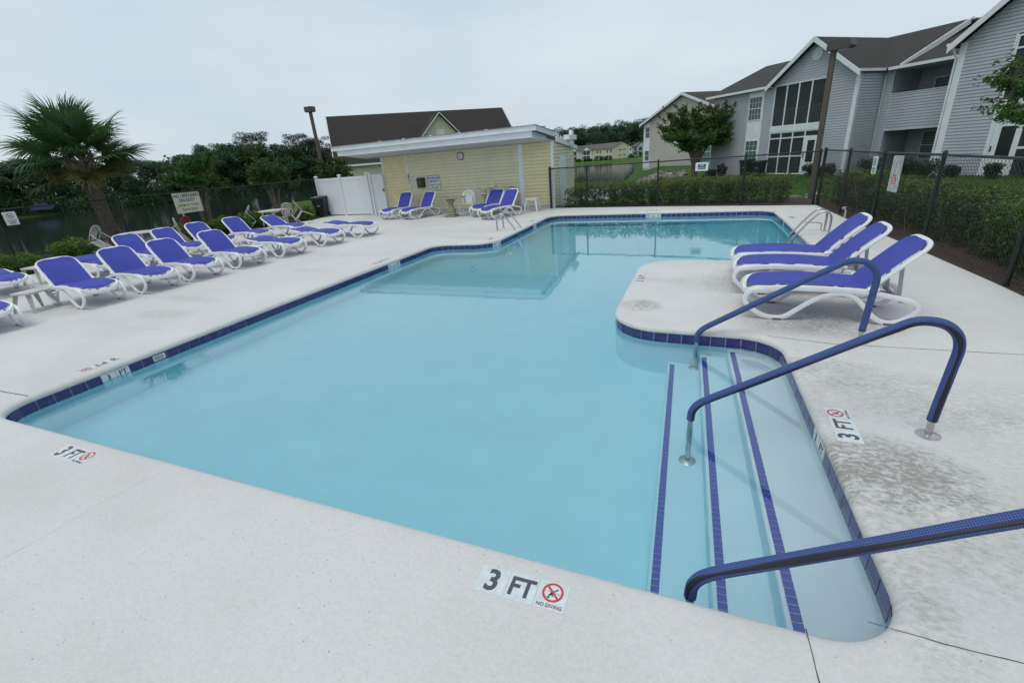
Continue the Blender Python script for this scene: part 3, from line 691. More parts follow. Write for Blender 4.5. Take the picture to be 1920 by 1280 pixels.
def window(parent, x, z, w, h, y, glass, grid=(3, 2), fr='white_trim', proud=.03, split=True):
    mb = MB(); f = .05
    mb.box(x, x + f, y - proud, y, z, z + h); mb.box(x + w - f, x + w, y - proud, y, z, z + h)
    mb.box(x + f, x + w - f, y - proud, y, z, z + f); mb.box(x + f, x + w - f, y - proud, y, z + h - f, z + h)
    if split: mb.box(x + f, x + w - f, y - proud - .012, y, z + h / 2 - .022, z + h / 2 + .022)
    o = build(mb, 'window', M[fr], parent)
    for (za, zb, g) in ((z + f, z + h / 2 - .02, glass[0]), (z + h / 2 + .02, z + h - f, glass[-1])) if split else ((z + f, z + h - f, glass[0]),):
        mb = MB(); mb.box(x + f, x + w - f, y - .012, y - .006, za, zb); build(mb, 'pane', M[g], o)
        if grid:
            mb = MB(); gx_, gy_ = grid
            for i in range(1, gx_): xx = x + f + (w - 2 * f) * i / gx_; mb.box(xx - .008, xx + .008, y - .020, y - .0121, za, zb)
            for i in range(1, gy_): z_ = za + (zb - za) * i / gy_; mb.box(x + f, x + w - f, y - .019, y - .0122, z_ - .008, z_ + .008)
            build(mb, 'muntin', M[fr], o)
    return o

# ---- yellow pool house
YW = 17.45
ph = tag(empty('pool_house', (-9.2, YW, 0)), 'low yellow-sided pool house with a flat white-edged canopy roof behind the pool', 'pool house')
PX = -9.2
def pb(mb, name, m_, smooth=False, par=None): 
    mb.xform(Matrix.Translation((-PX - 0 if False else 9.2, -YW, 0))); return build(mb, name, m_, par or ph, smooth)
TOPZ = 2.36
for (a, b, m_) in ((-13.05, -11.83, 'siding_yellow'), (-11.77, -6.77, 'siding_pale'), (-6.58, -5.43, 'siding_yellow')):
    mb = MB(); siding(mb, a, b, .13, TOPZ, YW, .125); pb(mb, 'siding', M[m_])
mb = MB(); siding(mb, YW + .05, 20.4, .05, 2.4, -5.42, .125, axis='y', sgn=1); pb(mb, 'siding', M['siding_cream'])
mb = MB(); mb.box(-13.04, -5.44, YW + .002, 20.4, -.2, 2.30); pb(mb, 'wall_core', M['siding_cream'])
for (a, b) in ((-13.08, -13.02), (-11.83, -11.77), (-6.77, -6.58)):
    mb = MB(); mb.box(a, b, YW - .045, YW, .10, TOPZ); pb(mb, 'trim', M['white_trim'])
mb = MB(); mb.box(-5.47, -5.375, YW - .045, YW + .05, 0, TOPZ); pb(mb, 'corner_post', M['white_trim'])
mb = MB(); mb.box(-13.06, -5.44, YW - .014, YW, 0, .13); pb(mb, 'base_board', M['dull_trim'])
def slab(name, pts_, m_, th):      # four corner points of a sloping slab
    mb = MB(); q = [Vector(p) for p in pts_]; lo = [p - Vector((0, 0, th)) for p in q]
    mb.add(q + lo, [(0, 1, 2, 3), (7, 6, 5, 4), (0, 4, 5, 1), (1, 5, 6, 2), (2, 6, 7, 3), (3, 7, 4, 0)]); return mb
# soffit + fascias (roof rises toward the pool)
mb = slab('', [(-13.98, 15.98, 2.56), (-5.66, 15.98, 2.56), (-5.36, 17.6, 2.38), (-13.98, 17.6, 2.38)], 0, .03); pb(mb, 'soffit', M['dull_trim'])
mb = MB(); mb.box(-14.02, -5.64, 15.93, 15.98, 2.50, 2.71); pb(mb, 'fascia', M['white_trim'])
mb = MB(); mb.prism([(15.981, 2.50), (17.55, 2.335), (17.55, 2.56), (15.981, 2.70)], -5.70, -5.64, 'x'); pb(mb, 'fascia', M['white_trim'])
mb = MB(); mb.box(-14.24, -5.46, 15.85, 15.92, 2.70, 2.865); pb(mb, 'fascia', M['white_paint'])
mb = MB(); mb.prism([(15.921, 2.70), (18.0, 2.52), (18.0, 2.69), (15.921, 2.865)], -5.52, -5.46, 'x'); pb(mb, 'fascia', M['white_trim'])
# corrugated roof sheet
mb = MB(); k = 118; xs = [-14.28 + i * (8.86 / k) for i in range(k + 1)]
vs = []
for i, x in enumerate(xs):
    dz = .014 * (i % 2)
    vs += [(x, 15.80, 2.872 + dz), (x, 18.1, 2.69 + dz), (x, 15.80, 2.864 + dz)]
mb.add(vs, [f for i in range(k) for f in ((3 * i, 3 * i + 3, 3 * i + 4, 3 * i + 1), (3 * i + 2, 3 * i + 5, 3 * i + 3, 3 * i))])
pb(mb, 'roof_sheet', M['strut_grey'])
mb = slab('', [(-13.6, 18.0, 2.70), (-5.46, 18.0, 2.70), (-5.46, 20.7, 2.20), (-13.6, 20.7, 2.20)], 0, .12); pb(mb, 'roof', M['white_trim'])
mb = MB(); mb.prism([(17.7, 2.34), (20.7, 2.02), (20.7, 2.17), (17.7, 2.52)], -5.36, -5.30, 'x'); pb(mb, 'rake_board', M['white_trim'])
for x in (-12.13, -10.99, -9.80, -8.59, -7.49):
    mb = MB(); mb.lathe([(.10, 0), (.13, .035), (.13, .05), (.06, .085), (.01, .09)], (x, 16.3, 2.83), 14); pb(mb, 'roof_vent', M['white_paint'], True)
mb = MB(); mb.lathe([(.12, 0), (.19, .03), (.18, .055), (.02, .08)], (-5.75, 17.3, 2.84), 16); pb(mb, 'roof_vent', M['white_paint'], True)
# white box structure and pipes on the right end
mb = MB(); mb.box(-5.44, -5.20, 19.1, 20.2, 2.40, 2.58); mb.box(-5.40, -5.24, 19.3, 19.9, 2.20, 2.40); pb(mb, 'roof_box', M['white_paint'])
mb = MB(); mb.box(-5.38, -5.26, 19.7, 19.95, 2.58, 2.76); pb(mb, 'roof_box', M['white_paint'])
mb = MB(); mb.tube([(-5.33, 18.15, 2.32), (-5.33, 18.15, 2.60)], .012, 8); mb.tube([(-5.33, 18.1, 2.34), (-5.33, 18.9, 2.34)], .012, 8); pb(mb, 'conduit', M['black_trim'])
mb = MB(); mb.tube(catmull([(-5.34, 19.4, 2.32), (-5.32, 19.75, 2.28), (-5.34, 19.85, 2.0), (-5.38, 19.6, 1.85), (-5.40, 19.45, 1.72)], 6), .018, 8); pb(mb, 'pipe', M['white_paint'], True)
mb = MB(); mb.box(-5.405, -5.375, 18.25, 19.12, .02, 1.80); pb(mb, 'side_door', M['white_trim'])
mb = MB(); mb.box(-5.374, -5.369, 18.33, 19.04, .10, 1.70); pb(mb, 'door_panel', M['vinyl'])

def wall_sign(name, x0, x1, z0, z1, base, label, cat, lines, y=YW - .037, edge=None):
    e = tag(empty(name, ((x0 + x1) / 2, y, (z0 + z1) / 2)), label, cat)
    w, h = x1 - x0, z1 - z0
    mb = MB(); mb.box(-w / 2, w / 2, -.008, 0, -h / 2, h / 2); build(mb, 'panel', M[base], e)
    if edge:
        mb = MB(); f = .012
        for a in ((-w / 2, w / 2, h / 2 - f, h / 2), (-w / 2, w / 2, -h / 2, -h / 2 + f), (-w / 2, -w / 2 + f, -h / 2 + f, h / 2 - f), (w / 2 - f, w / 2, -h / 2 + f, h / 2 - f)): mb.box(a[0], a[1], -.0105, -.0082, a[2], a[3])
        build(mb, 'border', M[edge], e)
    for (s, x, z, size, m_, bold, sx) in lines: put_text(e, s, (x, -.0095, z), size, M[m_], u=(0, 0, 1), bold=bold, sx=sx)
    return e
wall_sign('pool_sign', -10.86, -10.29, .90, 1.475, 'sign_white', 'white NO LIFEGUARD ON DUTY sign on the yellow wall, right of the green box', 'sign',
          [('NO LIFEGUARD', 0, .19, .115, 'ink_blue', .03, .66), ('ON DUTY', 0, .065, .125, 'ink_blue', .03, .78), ('SWIM AT YOUR', 0, -.075, .09, 'ink_dark', .006, .74), ('OWN RISK', 0, -.19, .095, 'ink_dark', .006, .85)], edge='ink_blue')
wall_sign('rules_sign', -11.80, -11.45, 1.20, 1.43, 'sign_white', 'small white notice with a red header, left of the green box on the wall', 'sign',
          [('POOL RULES', 0, .075, .045, 'ink_red', .01, .9), ('SHOWER BEFORE ENTERING', 0, .015, .026, 'ink_grey', 0, .85), ('NO GLASS IN POOL AREA', 0, -.025, .026, 'ink_green', 0, .85), ('EXIT', 0, -.08, .04, 'ink_dark', .02, 1.4)])
wall_sign('red_notice', -11.82, -11.62, 1.44, 1.60, 'sign_white', 'little red and white notice above the white rules sign on the yellow wall', 'sign', [('WARNING', 0, -.035, .042, 'ink_red', .03, .9), ('POOL', 0, .035, .04, 'ink_red', .0, .9)])
e = tag(empty('phone_box', (-11.17, YW - .036, 1.235)), 'dark green metal box with a red label mounted on the yellow wall', 'wall box')
mb = MB(); mb.box(-.165, .155, -.13, 0, -.195, .19); build(mb, 'case', M['green_box'], e)
mb = MB(); mb.box(-.145, .135, -.138, -.1305, -.175, .17); build(mb, 'lid', M['green_box'], e)
mb = MB(); mb.box(-.09, .04, -.142, -.1385, -.05, .05); build(mb, 'red_label', M['red_plastic'], e)
e = tag(empty('wall_clock', (-9.22, YW - .036, 2.13)), 'round white clock with a black rim high on the yellow wall', 'clock')
mb = MB(); mb.lathe([(.125, 0), (.125, .02), (.14, .03), (.15, .02), (.15, 0)], n=32); mb.xform(Matrix.Rotation(R(90), 4, 'X')); build(mb, 'rim', M['black'], e, True)
mb = MB(); mb.lathe([(.126, 0), (.126, .012)], n=32); mb.xform(Matrix.Rotation(R(90), 4, 'X')); build(mb, 'dial', M['sign_white'], e)
mb = MB(); mb.bar((0, -.015, 0), (.02, -.015, .085), .008, .003, up=(0, 1, 0)); build(mb, 'minute_hand', M['black'], e)
mb = MB(); mb.bar((0, -.017, 0), (-.045, -.017, -.035), .010, .003, up=(0, 1, 0)); build(mb, 'hour_hand', M['black'], e)
mb = MB()
for i in range(12):
    a = i * pi / 6; mb.bar((.098 * sin(a), -.014, .098 * cos(a)), (.115 * sin(a), -.014, .115 * cos(a)), .007, .002, up=(0, 1, 0))
build(mb, 'dial_marks', M['black'], e)

# ---- shingled house behind the pool house (turned 45 degrees)
def hx(o, rz): return Matrix.Translation(o) @ Matrix.Rotation(rz, 4, 'Z')
hs_ = tag(empty('house', (-23.09, 36.98, 0), R(41)), 'yellow-sided house with a long dark shingled roof and a small gable, behind the pool house', 'house')
# local: x along ridge (to the right/away), -y toward the pool
HL, HR, RZ_, EZ, HD = -7.42, 7.42, 6.05, 2.35, 4.6
mb = slab('', [(HL, -HD - .3, EZ), (HR, -HD - .3, EZ), (HR, 0, RZ_), (HL, 0, RZ_)], 0, .16); build(mb, 'roof', M['shingle'], hs_)
mb = slab('', [(HL, 0.001, RZ_), (HR, 0.001, RZ_), (HR, HD + .3, EZ), (HL, HD + .3, EZ)], 0, .16); build(mb, 'roof', M['shingle'], hs_)
mb = MB(); mb.box(HL, HR, -HD - .42, -HD - .30, EZ - .16, EZ - .02); build(mb, 'gutter', M['white_trim'], hs_)
mb = MB(); siding(mb, HL + .4, HR - .4, -.8, 2.3, -HD, .13); build(mb, 'siding', M['siding_cream'], hs_)
for sx_ in (HL + .4, HR - .4):
    mb = MB(); siding(mb, -HD, HD, -.8, 5.7, sx_, .13, axis='y', sgn=-1 if sx_ < 0 else 1, clip=lambda z: (-HD, HD) if z < 2.35 else (-(5.75 - z) * 1.35, (5.75 - z) * 1.35)); build(mb, 'siding', M['siding_cream'], hs_)
mb = MB(); mb.box(HL + .4, HR - .4, -HD + .01, HD, -1, 2.2); build(mb, 'wall_core', M['siding_cream'], hs_)
mb = MB(); mb.box(HL + .36, HL + .5, -HD - .03, -HD + .1, -.8, 2.3); mb.tube([(HL + .75, -HD - .08, 2.2), (HL + .75, -HD - .08, -.8)], .05, 8); build(mb, 'downspout', M['white_trim'], hs_)
for s_ in (-1, 1):      # rakes
    for xx in (HL, HR):
        mb = MB(); mb.bar((xx, s_ * (HD + .3), EZ - .06), (xx, s_ * .02, RZ_ - .06), .06, .2); build(mb, 'rake_board', M['dull_trim'], hs_)
# front gable
GX, GY0, GZ = .72, -HD - .5, 5.5
gw = 2.5
mb = MB(); siding(mb, GX - gw, GX + gw, 2.7, GZ - .2, GY0 + .25, .13, clip=lambda z: (GX - (GZ - .15 - z) * .95, GX + (GZ - .15 - z) * .95)); build(mb, 'siding', M['siding_cream'], hs_)
for s_ in (-1, 1):
    mb = MB(); q = [(GX, GY0, GZ), (GX, -1.0, GZ), (GX + s_ * 2.6, -1.0, GZ - 2.7), (GX + s_ * 2.6, GY0, GZ - 2.7)]
    if s_ < 0: q = q[::-1]
    mb = slab('', q, 0, .12); build(mb, 'roof', M['shingle'], hs_)
    mb = MB(); mb.bar((GX, GY0 - .03, GZ - .06), (GX + s_ * 2.62, GY0 - .03, GZ - 2.78), .05, .26, up=(0, 1, 0)); 
    mb.v = [(x, y, z) for x, y, z in mb.v]; build(mb, 'rake_board', M['white_trim'], hs_)
mb = MB(); mb.box(GX - .32, GX + .32, GY0 + .2, GY0 + .24, 3.3, 4.3); build(mb, 'gable_vent', M['white_trim'], hs_)

# ---- grey apartment building (local x along facade to the right, y into the building)
ap = tag(empty('apartment_building', (5.10, 34.21, 0), R(-45)), 'grey-sided two-storey apartment building with white trim and screened porches, right side', 'building')
G0 = -.62
def ab(mb, name, m_, par=None, smooth=False): return build(mb, name, M[m_], par or ap, smooth)
EV = 4.74
# left wall with window strip
for (a, b) in ((-7.25, -4.28), (-3.12, -2.42)):
    mb = MB(); siding(mb, a, b, G0, 4.66, 0, .137); ab(mb, 'siding', 'siding_grey')
mb = MB(); mb.box(-4.28, -3.12, -.02, 0, G0, 4.56); ab(mb, 'window_surround', 'white_paint')
window(ap, -4.22, 2.90, 1.0, 1.40, -.02, ('blind_glass', 'blind_glass'), (4, 2)); window(ap, -4.22, .42, 1.0, 1.29, -.02, ('green_blind', 'green_blind'), (3, 2))
mb = MB(); mb.box(-7.3, 2.6, .02, 12, -.8, 4.6); 
mb = MB(); siding(mb, 0, 12, G0, 4.7, -7.25, .137, axis='y', sgn=-1); ab(mb, 'siding', 'siding_grey')
mb = MB(); mb.box(-7.24, -2.45, .012, 12, -.9, 4.6); ab(mb, 'wall_core', 'siding_grey')
mb = MB(); mb.box(-7.75, -2.75, -.36, -.26, EV - .12, EV + .02); ab(mb, 'gutter', 'white_trim')
mb = MB(); mb.box(-7.6, -2.55, -.25, -.002, EV - .10, EV - .06); ab(mb, 'soffit', 'white_trim')
# roofs
def roof(name, q, m_='shingle_brown', th=.12):
    mb = slab('', q, 0, th); return ab(mb, name, m_)
roof('roof', [(-7.75, -.3, EV), (-2.66, -.3, EV), (-2.66, 6.1, 6.80), (-8.5, 6.1, 6.80)])
roof('roof', [(-2.659, 1.72, EV), (3.45, 1.72, EV), (3.95, 6.1, 6.80), (-2.659, 6.1, 6.80)])
roof('roof', [(-8.5, 6.101, 6.80), (3.95, 6.101, 6.80), (3.5, 12.5, EV), (-7.75, 12.5, EV)])
roof('roof', [(3.46, 1.72, EV - .02), (7.2, 1.72, EV - .02), (7.2, 6.1, 6.45), (3.5, 6.1, 6.45)])
roof('roof', [(3.9, 5.9, 6.72), (12.5, 5.9, 6.72), (12.5, 12.5, 4.7), (3.9, 12.5, 4.7)])
mb = MB(); mb.bar((3.49, 1.70, 4.70), (3.99, 6.1, 6.76), .06, .26); ab(mb, 'rake_board', 'white_trim')
mb = MB(); mb.bar((4.0, 6.12, 6.72), (4.55, 8.6, 6.0), .06, .22); ab(mb, 'rake_board', 'white_trim')
def cross_gable(xc, hw, zr, depth, ez, yf=-.38):
    for s_ in (-1, 1):
        q = [(xc, yf, zr), (xc, depth, zr), (xc + s_ * (hw + .12), depth * .55, ez - .08), (xc + s_ * (hw + .12), yf, ez - .08)]
        if s_ < 0: q = q[::-1]
        roof('roof', q)
        mb = MB(); p = (xc, yf - .02, zr - .03); r_ = (xc + s_ * (hw + .15), yf - .02, ez - .13)
        mb.prism([(xc, zr + .02), (xc, zr - .24), (xc + s_ * (hw + .17), ez - .36), (xc + s_ * (hw + .17), ez - .10)], yf - .05, yf - .001); ab(mb, 'rake_board', 'white_trim')
cross_gable(0, 2.65, 6.78, 6.0, EV + .06)
sl = (6.60 - 4.72) / 2.6
mb = MB(); siding(mb, -2.6, 2.6, 4.72, 6.55, -.0, .137, clip=lambda z: (-(6.60 - z) / sl, (6.60 - z) / sl)); siding(mb, .86, 2.44, G0, 4.72, 0, .137); ab(mb, 'siding', 'siding_grey')
mb = MB(); siding(mb, 0, 2.0, G0, 4.72, 2.62, .137, axis='y', sgn=1); ab(mb, 'siding', 'siding_grey')
mb = MB(); mb.box(2.44, 2.645, -.035, .0, G0, 4.74); mb.box(2.62, 2.645, .001, .16, G0, 4.7); ab(mb, 'corner_board', 'white_trim')
mb = MB(); mb.box(2.60, 2.80, -.3, 2.0, EV - .10, EV + .03); ab(mb, 'gutter', 'white_trim')
mb = MB(); mb.tube([(2.95, 1.88, 4.62), (2.72, 1.93, 4.45), (2.72, 1.93, G0)], .042, 8); ab(mb, 'downspout', 'dull_trim')
# round gable vent
mb = MB(); mb.lathe([(.31, 0), (.31, .03), (.24, .05), (.24, .01)], n=28); mb.xform(Matrix.Translation((.07, -.036, 6.02 - .08)) @ Matrix.Rotation(R(90), 4, 'X')); v = ab(mb, 'gable_vent', 'white_trim', smooth=True)
mb = MB()
for k in range(7):
    z = 5.94 + (k - 3) * .065; w = math.sqrt(max(.0, .235 ** 2 - (z - 5.94) ** 2)); mb.quad((.07 - w, -.085, z - .022), (.07 + w, -.085, z - .022), (.07 + w, -.05, z + .020), (.07 - w, -.05, z + .020))
ab(mb, 'louvre', 'white_trim', v)
# screened porches of the left gable
def porch(x0, x1, z0, z1, y0, cols, rows, back=2.2, rail=False, door=None, posts=.07):
    mb = MB(); 
    mb.quad((x0, back, z0), (x1, back, z0), (x1, back, z1), (x0, back, z1)); mb.quad((x0, y0, z0), (x0, back, z0), (x0, back, z1), (x0, y0, z1)); mb.quad((x1, back, z0), (x1, y0, z0), (x1, y0, z1), (x1, back, z1))
    ab(mb, 'porch_wall', 'siding_grey')
    mb = MB(); mb.quad((x0, y0, z0 + .01), (x1, y0, z0 + .01), (x1, back, z0 + .01), (x0, back, z0 + .01)); mb.quad((x0, back, z1 - .01), (x1, back, z1 - .01), (x1, y0, z1 - .01), (x0, y0, z1 - .01)); ab(mb, 'porch_floor', 'dull_trim')
    xm = x0 + (x1 - x0) * .62
    mb = MB(); mb.box(xm - .75, xm + .75, back - .06, back - .01, z0, z0 + 2.0); d_ = ab(mb, 'sliding_door', 'dull_trim')
    for a in (-.69, .03): mb = MB(); mb.box(xm + a, xm + a + .66, back - .075, back - .061, z0 + .08, z0 + 1.93); ab(mb, 'pane', 'dark_glass', d_)
    fr = MB(); f = posts
    for c in cols: fr.box(c - f / 2, c + f / 2, y0 - .03, y0 + .03, z0, z1)
    for (r_, a, b) in rows: fr.box(a, b, y0 - .026, y0 + .026, r_ - f / 2, r_ + f / 2)
    sc = ab(fr, 'screen_frame', 'white_trim')
    cs = sorted(cols)
    for a, b in zip(cs, cs[1:]):
        mb = MB(); mb.box(a + f / 2, b - f / 2, y0 + .004, y0 + .006, z0 + .05, z1 - .05); ab(mb, 'screen', 'screen', sc)
    if rail:
        mb = MB(); n_ = int((x1 - x0) / .145)
        for i in range(1, n_): xx = x0 + (x1 - x0) * i / n_; mb.box(xx - .018, xx + .018, y0 + .07, y0 + .10, z0 + .08, z0 + .95)
        mb.box(x0, x1, y0 + .06, y0 + .11, z0 + .95, z0 + 1.02); ab(mb, 'railing', 'dull_trim')
    if door:
        a, b, h = door
        mb = MB(); mb.box(a, b, y0 - .05, y0 - .031, z0, z0 + h); d = ab(mb, 'door', 'white_trim')
        mb = MB(); w = b - a; mb.box(a + w * .30, b - w * .12, y0 - .058, y0 - .051, z0 + h * .33, z0 + h * .90); ab(mb, 'pane', 'dark_glass', d)
        mb = MB(); mb.box(a + .04, a + .08, y0 - .09, y0 - .0505, z0 + h * .46, z0 + h * .56); ab(mb, 'handle', 'black', d)
porch(-2.42, .86, 2.36, 4.72, .0, [-2.38, -1.57, -.78, .02, .82], [(2.40, -2.42, .86), (4.68, -2.42, .86)], rail=True)
porch(-2.42, .86, G0 + .2, 2.06, .0, [-2.38, -1.60, -.80, .0, .82], [(2.03, -2.42, .86), (1.70, -2.42, .86), (.64, -2.42, 0), (G0 + .24, -2.42, 0)], door=(.04, .80, 2.12))
mb = MB(); mb.box(-2.44, .88, -.05, .0, 2.06, 2.36); ab(mb, 'band_board', 'white_trim')
for k in range(2):
    mb = MB(); x = -1.9 + k * .8; mb.box(x, x + .5, .7, 1.2, .02, .07); mb.box(x, x + .5, 1.16, 1.2, .07, .6)
    for (a, b) in ((0, .7), (.46, .7), (0, 1.16), (.46, 1.16)): mb.box(x + a, x + a + .04, b, b + .04, -.42, .02)
    tag(build(mb, 'porch_chair', M['black_trim'], None), 'dark chair inside the ground floor screened porch, %s one' % ('left' if k == 0 else 'right'), 'chair', 'chairs in the screened porch').matrix_world = Matrix.Translation((5.10, 34.21, 0)) @ Matrix.Rotation(R(-45), 4, 'Z')
# recessed middle with balcony
mb = MB(); siding(mb, 2.64, 3.15, G0, 4.66, 2.0, .137); ab(mb, 'siding', 'siding_grey')
mb = MB(); siding(mb, 3.17, 6.8, 1.70, 3.44, 1.98, .137); ab(mb, 'balcony_front', 'siding_grey')
mb = MB(); mb.box(3.12, 3.17, 1.95, 2.02, 1.66, 3.50); mb.box(3.171, 6.8, 1.94, 2.02, 3.441, 3.49); mb.box(3.171, 6.8, 1.94, 2.02, 1.66, 1.70); ab(mb, 'balcony_trim', 'dull_trim')
mb = MB(); siding(mb, 3.15, 6.8, G0, 4.66, 4.2, .137); siding(mb, 2.0, 4.2, G0, 4.66, 3.15, .137, axis='y', sgn=1); ab(mb, 'siding', 'siding_grey')
mb = MB(); mb.box(3.16, 6.79, 2.03, 4.18, 1.9, 2.1); ab(mb, 'balcony_floor', 'dull_trim')
mb = MB(); mb.box(3.0, 7.0, 1.75, 4.2, 4.60, 4.63); ab(mb, 'soffit', 'dull_trim')
for z in (-.5, 2.12):
    mb = MB(); mb.box(5.2, 6.15, 4.14, 4.18, z, z + 2.1); d = ab(mb, 'door', 'dull_trim')
    mb = MB(); mb.box(5.33, 6.02, 4.125, 4.139, z + .12, z + 1.95); ab(mb, 'pane', 'dark_in', d)
    window(ap, 3.9, z + .55, .95, 1.45, 4.18, ('green_blind', 'green_blind'), None)
mb = MB(); mb.box(2.95, 7.0, 1.62, 1.72, EV - .12, EV + .02); ab(mb, 'gutter', 'white_trim')
# right gable wing
XR0, XR1 = 6.78, 12.6; xc = (XR0 + XR1) / 2; zp = 7.55; sr = (zp - 5.0) / (xc - XR0)
mb = MB(); siding(mb, XR0, XR1, 4.98, zp - .1, 0, .137, clip=lambda z: (xc - (zp - z) / sr, xc + (zp - z) / sr)); siding(mb, XR0 + .24, 8.62, G0, 4.98, 0, .137); ab(mb, 'siding', 'siding_grey')
mb = MB(); siding(mb, 0, 6, G0, 4.95, XR0, .137, axis='y', sgn=-1); siding(mb, 0, 6, G0, 4.95, XR1, .137, axis='y', sgn=1); ab(mb, 'siding', 'siding_grey')
mb = MB(); mb.box(XR0 - .02, XR0 + .24, -.035, .0, G0, 5.03); mb.box(XR0 - .02, XR0, .001, .16, G0, 4.95); ab(mb, 'corner_board', 'white_trim')
mb = MB(); mb.tube([(XR0 - .18, -.28, 4.95), (XR0 - .16, -.1, 4.7), (XR0 - .10, .0, 4.5), (XR0 - .10, .0, G0)], .045, 8); ab(mb, 'downspout', 'white_trim')
mb = MB(); mb.box(XR0 - .36, XR0 - .16, -.42, 2.0, 4.95, 5.07); ab(mb, 'gutter', 'white_trim')
for s_ in (-1, 1):
    q = [(xc, -.4, zp + .18), (xc, 6.2, zp + .18), (xc + s_ * (xc - XR0 + .25), 4.2, 5.0), (xc + s_ * (xc - XR0 + .25), -.4, 5.0)]
    if s_ < 0: q = q[::-1]
    roof('roof', q)
    mb = MB(); mb.prism([(xc, zp + .20), (xc, zp - .10), (xc + s_ * (xc - XR0 + .3), 4.68), (xc + s_ * (xc - XR0 + .3), 4.98)], -.45, -.401); ab(mb, 'rake_board', 'white_trim')
porch(8.66, 12.2, 2.48, 4.94, .0, [8.70, 9.6, 10.5, 11.35, 12.16], [(2.52, 8.66, 12.2), (4.90, 8.66, 12.2), (4.45, 8.66, 12.2)])
porch(8.66, 12.2, G0 + .12, 2.16, .0, [8.70, 9.62, 10.5, 11.35, 12.16], [(2.12, 8.66, 12.2), (1.78, 8.66, 12.2), (.64, 9.62, 12.2)], door=(8.76, 9.58, 2.24), posts=.09)
mb = MB(); mb.box(8.62, 12.24, -.05, 0, 2.16, 2.48); mb.box(8.60, 8.66, -.045, 0, G0, 4.98); ab(mb, 'band_board', 'white_trim')
mb = MB(); mb.box(7.0, 8.6, -1.6, -.02, G0 - .1, -.50); ab(mb, 'doorstep', 'dull_trim')
# ---- tan building behind
tb_ = tag(empty('apartment_building', (-8.40, 67.9, 0), R(-45)), 'tan-sided apartment building end with a wide gable, half hidden behind the bushy tree', 'building')
TG = -.85
def tbb(mb, name, m_, par=None): return build(mb, name, M[m_], par or tb_)
ts = (7.15 - 4.6) / 7.1
mb = MB(); siding(mb, 1.25, 14.2, TG, 4.6, 0, .137); siding(mb, 0, 14.2, 4.6, 7.1, 0, .137, clip=lambda z: ((z - 4.6) / ts, 14.2 - (z - 4.6) / ts)); tbb(mb, 'siding', 'siding_tan')
mb = MB(); mb.box(.15, 1.25, -.02, 0, TG, 4.75); mb.box(0, .15, -.03, 0, TG, 4.6); tbb(mb, 'window_surround', 'white_paint')
mb = MB(); mb.box(0.01, 14.19, .01, 12, TG - .3, 4.5); tbb(mb, 'wall_core', 'siding_tan')
window(tb_, .36, 2.8, .9, 1.32, -.02, ('blind_glass', 'blind_glass'), None); window(tb_, .32, .05, .9, 1.26, -.02, ('blind_glass', 'green_blind'), None)
window(tb_, 5.25, 1.3, 1.35, .55, -.0, ('green_blind',), (2, 1), split=False); window(tb_, 7.3, 1.3, 1.6, .62, -.0, ('dark_glass',), (2, 1), split=False)
mb = MB(); mb.box(9.9, 12.2, -.03, 0, TG, 3.2); tbb(mb, 'window_surround', 'white_paint'); window(tb_, 10.15, -.4, 1.7, 2.3, -.03, ('green_blind', 'green_blind'), (3, 2))
for s_ in (-1, 1):
    q = [(7.1, -.4, 7.28), (7.1, 13, 7.28), (7.1 + s_ * 7.5, 13, 4.5), (7.1 + s_ * 7.5, -.4, 4.5)]
    if s_ < 0: q = q[::-1]
    mb = slab('', q, 0, .14); tbb(mb, 'roof', 'shingle_brown')
    mb = MB(); mb.prism([(7.1, 7.30), (7.1, 7.02), (7.1 + s_ * 7.55, 4.2), (7.1 + s_ * 7.55, 4.48)], -.46, -.401); tbb(mb, 'rake_board', 'white_trim')
# ---- far yellow building across the lake
fb = tag(empty('apartment_building', (-36.0, 196.5, -2.15), R(45)), 'pale yellow apartment building with twin gables far across the lake', 'building')
def fbb(mb, name, m_, par=None): return build(mb, name, M[m_], par or fb)
# local: gable end faces -y from x=0 to 9; long facade faces -x going back y 0..34
EH, RH = 4.15, 6.1
mb = MB(); mb.prism([(0, 0), (9, 0), (9, EH), (4.5, RH), (0, EH)], 0, 37, 'y'); fbb(mb, 'wall', 'siding_far')
for s_ in (-1, 1):
    q = [(4.5, -.3, RH + .12), (4.5, 37.3, RH + .12), (4.5 + s_ * 4.8, 37.3, EH - .02), (4.5 + s_ * 4.8, -.3, EH - .02)]
    if s_ < 0: q = q[::-1]
    mb = slab('', q, 0, .1); fbb(mb, 'roof', 'shingle_far')
for (y0, y1) in ((14.5, 20.5), (25.5, 31.0)):
    yc = (y0 + y1) / 2
    mb = MB(); mb.prism([(y0, 0), (y1, 0), (y1, EH), (yc, RH - .4), (y0, EH)], -1.3, 0, 'x'); fbb(mb, 'porch_gable', 'white_trim')
    for s_ in (-1, 1):
        q = [(-1.5, yc, RH - .3), (3.6, yc, RH - .3), (1.0, yc + s_ * (y1 - y0) * .56, EH - .1), (-1.5, yc + s_ * (y1 - y0) * .56, EH - .1)]
        mb = slab('', q, 0, .08); fbb(mb, 'roof', 'shingle_far')
    for z in (.15, 2.25):
        for (a, b) in ((y0 + .35, yc - .12), (yc + .12, y1 - .35)): mb = MB(); mb.box(-1.34, -1.302, a, b, z, z + 1.75); fbb(mb, 'screen', 'dark_in')
for y in (1.0, 3.6, 8.6, 10.8, 22.6, 32.6, 35.2):
    for z in (.45, 2.55): 
        mb = MB(); mb.box(-.04, -.002, y, y + .8, z, z + 1.15); fbb(mb, 'window', 'dark_glass')
mb = MB(); mb.box(-.035, -.001, .7, 4.7, 0, EH - .1); 
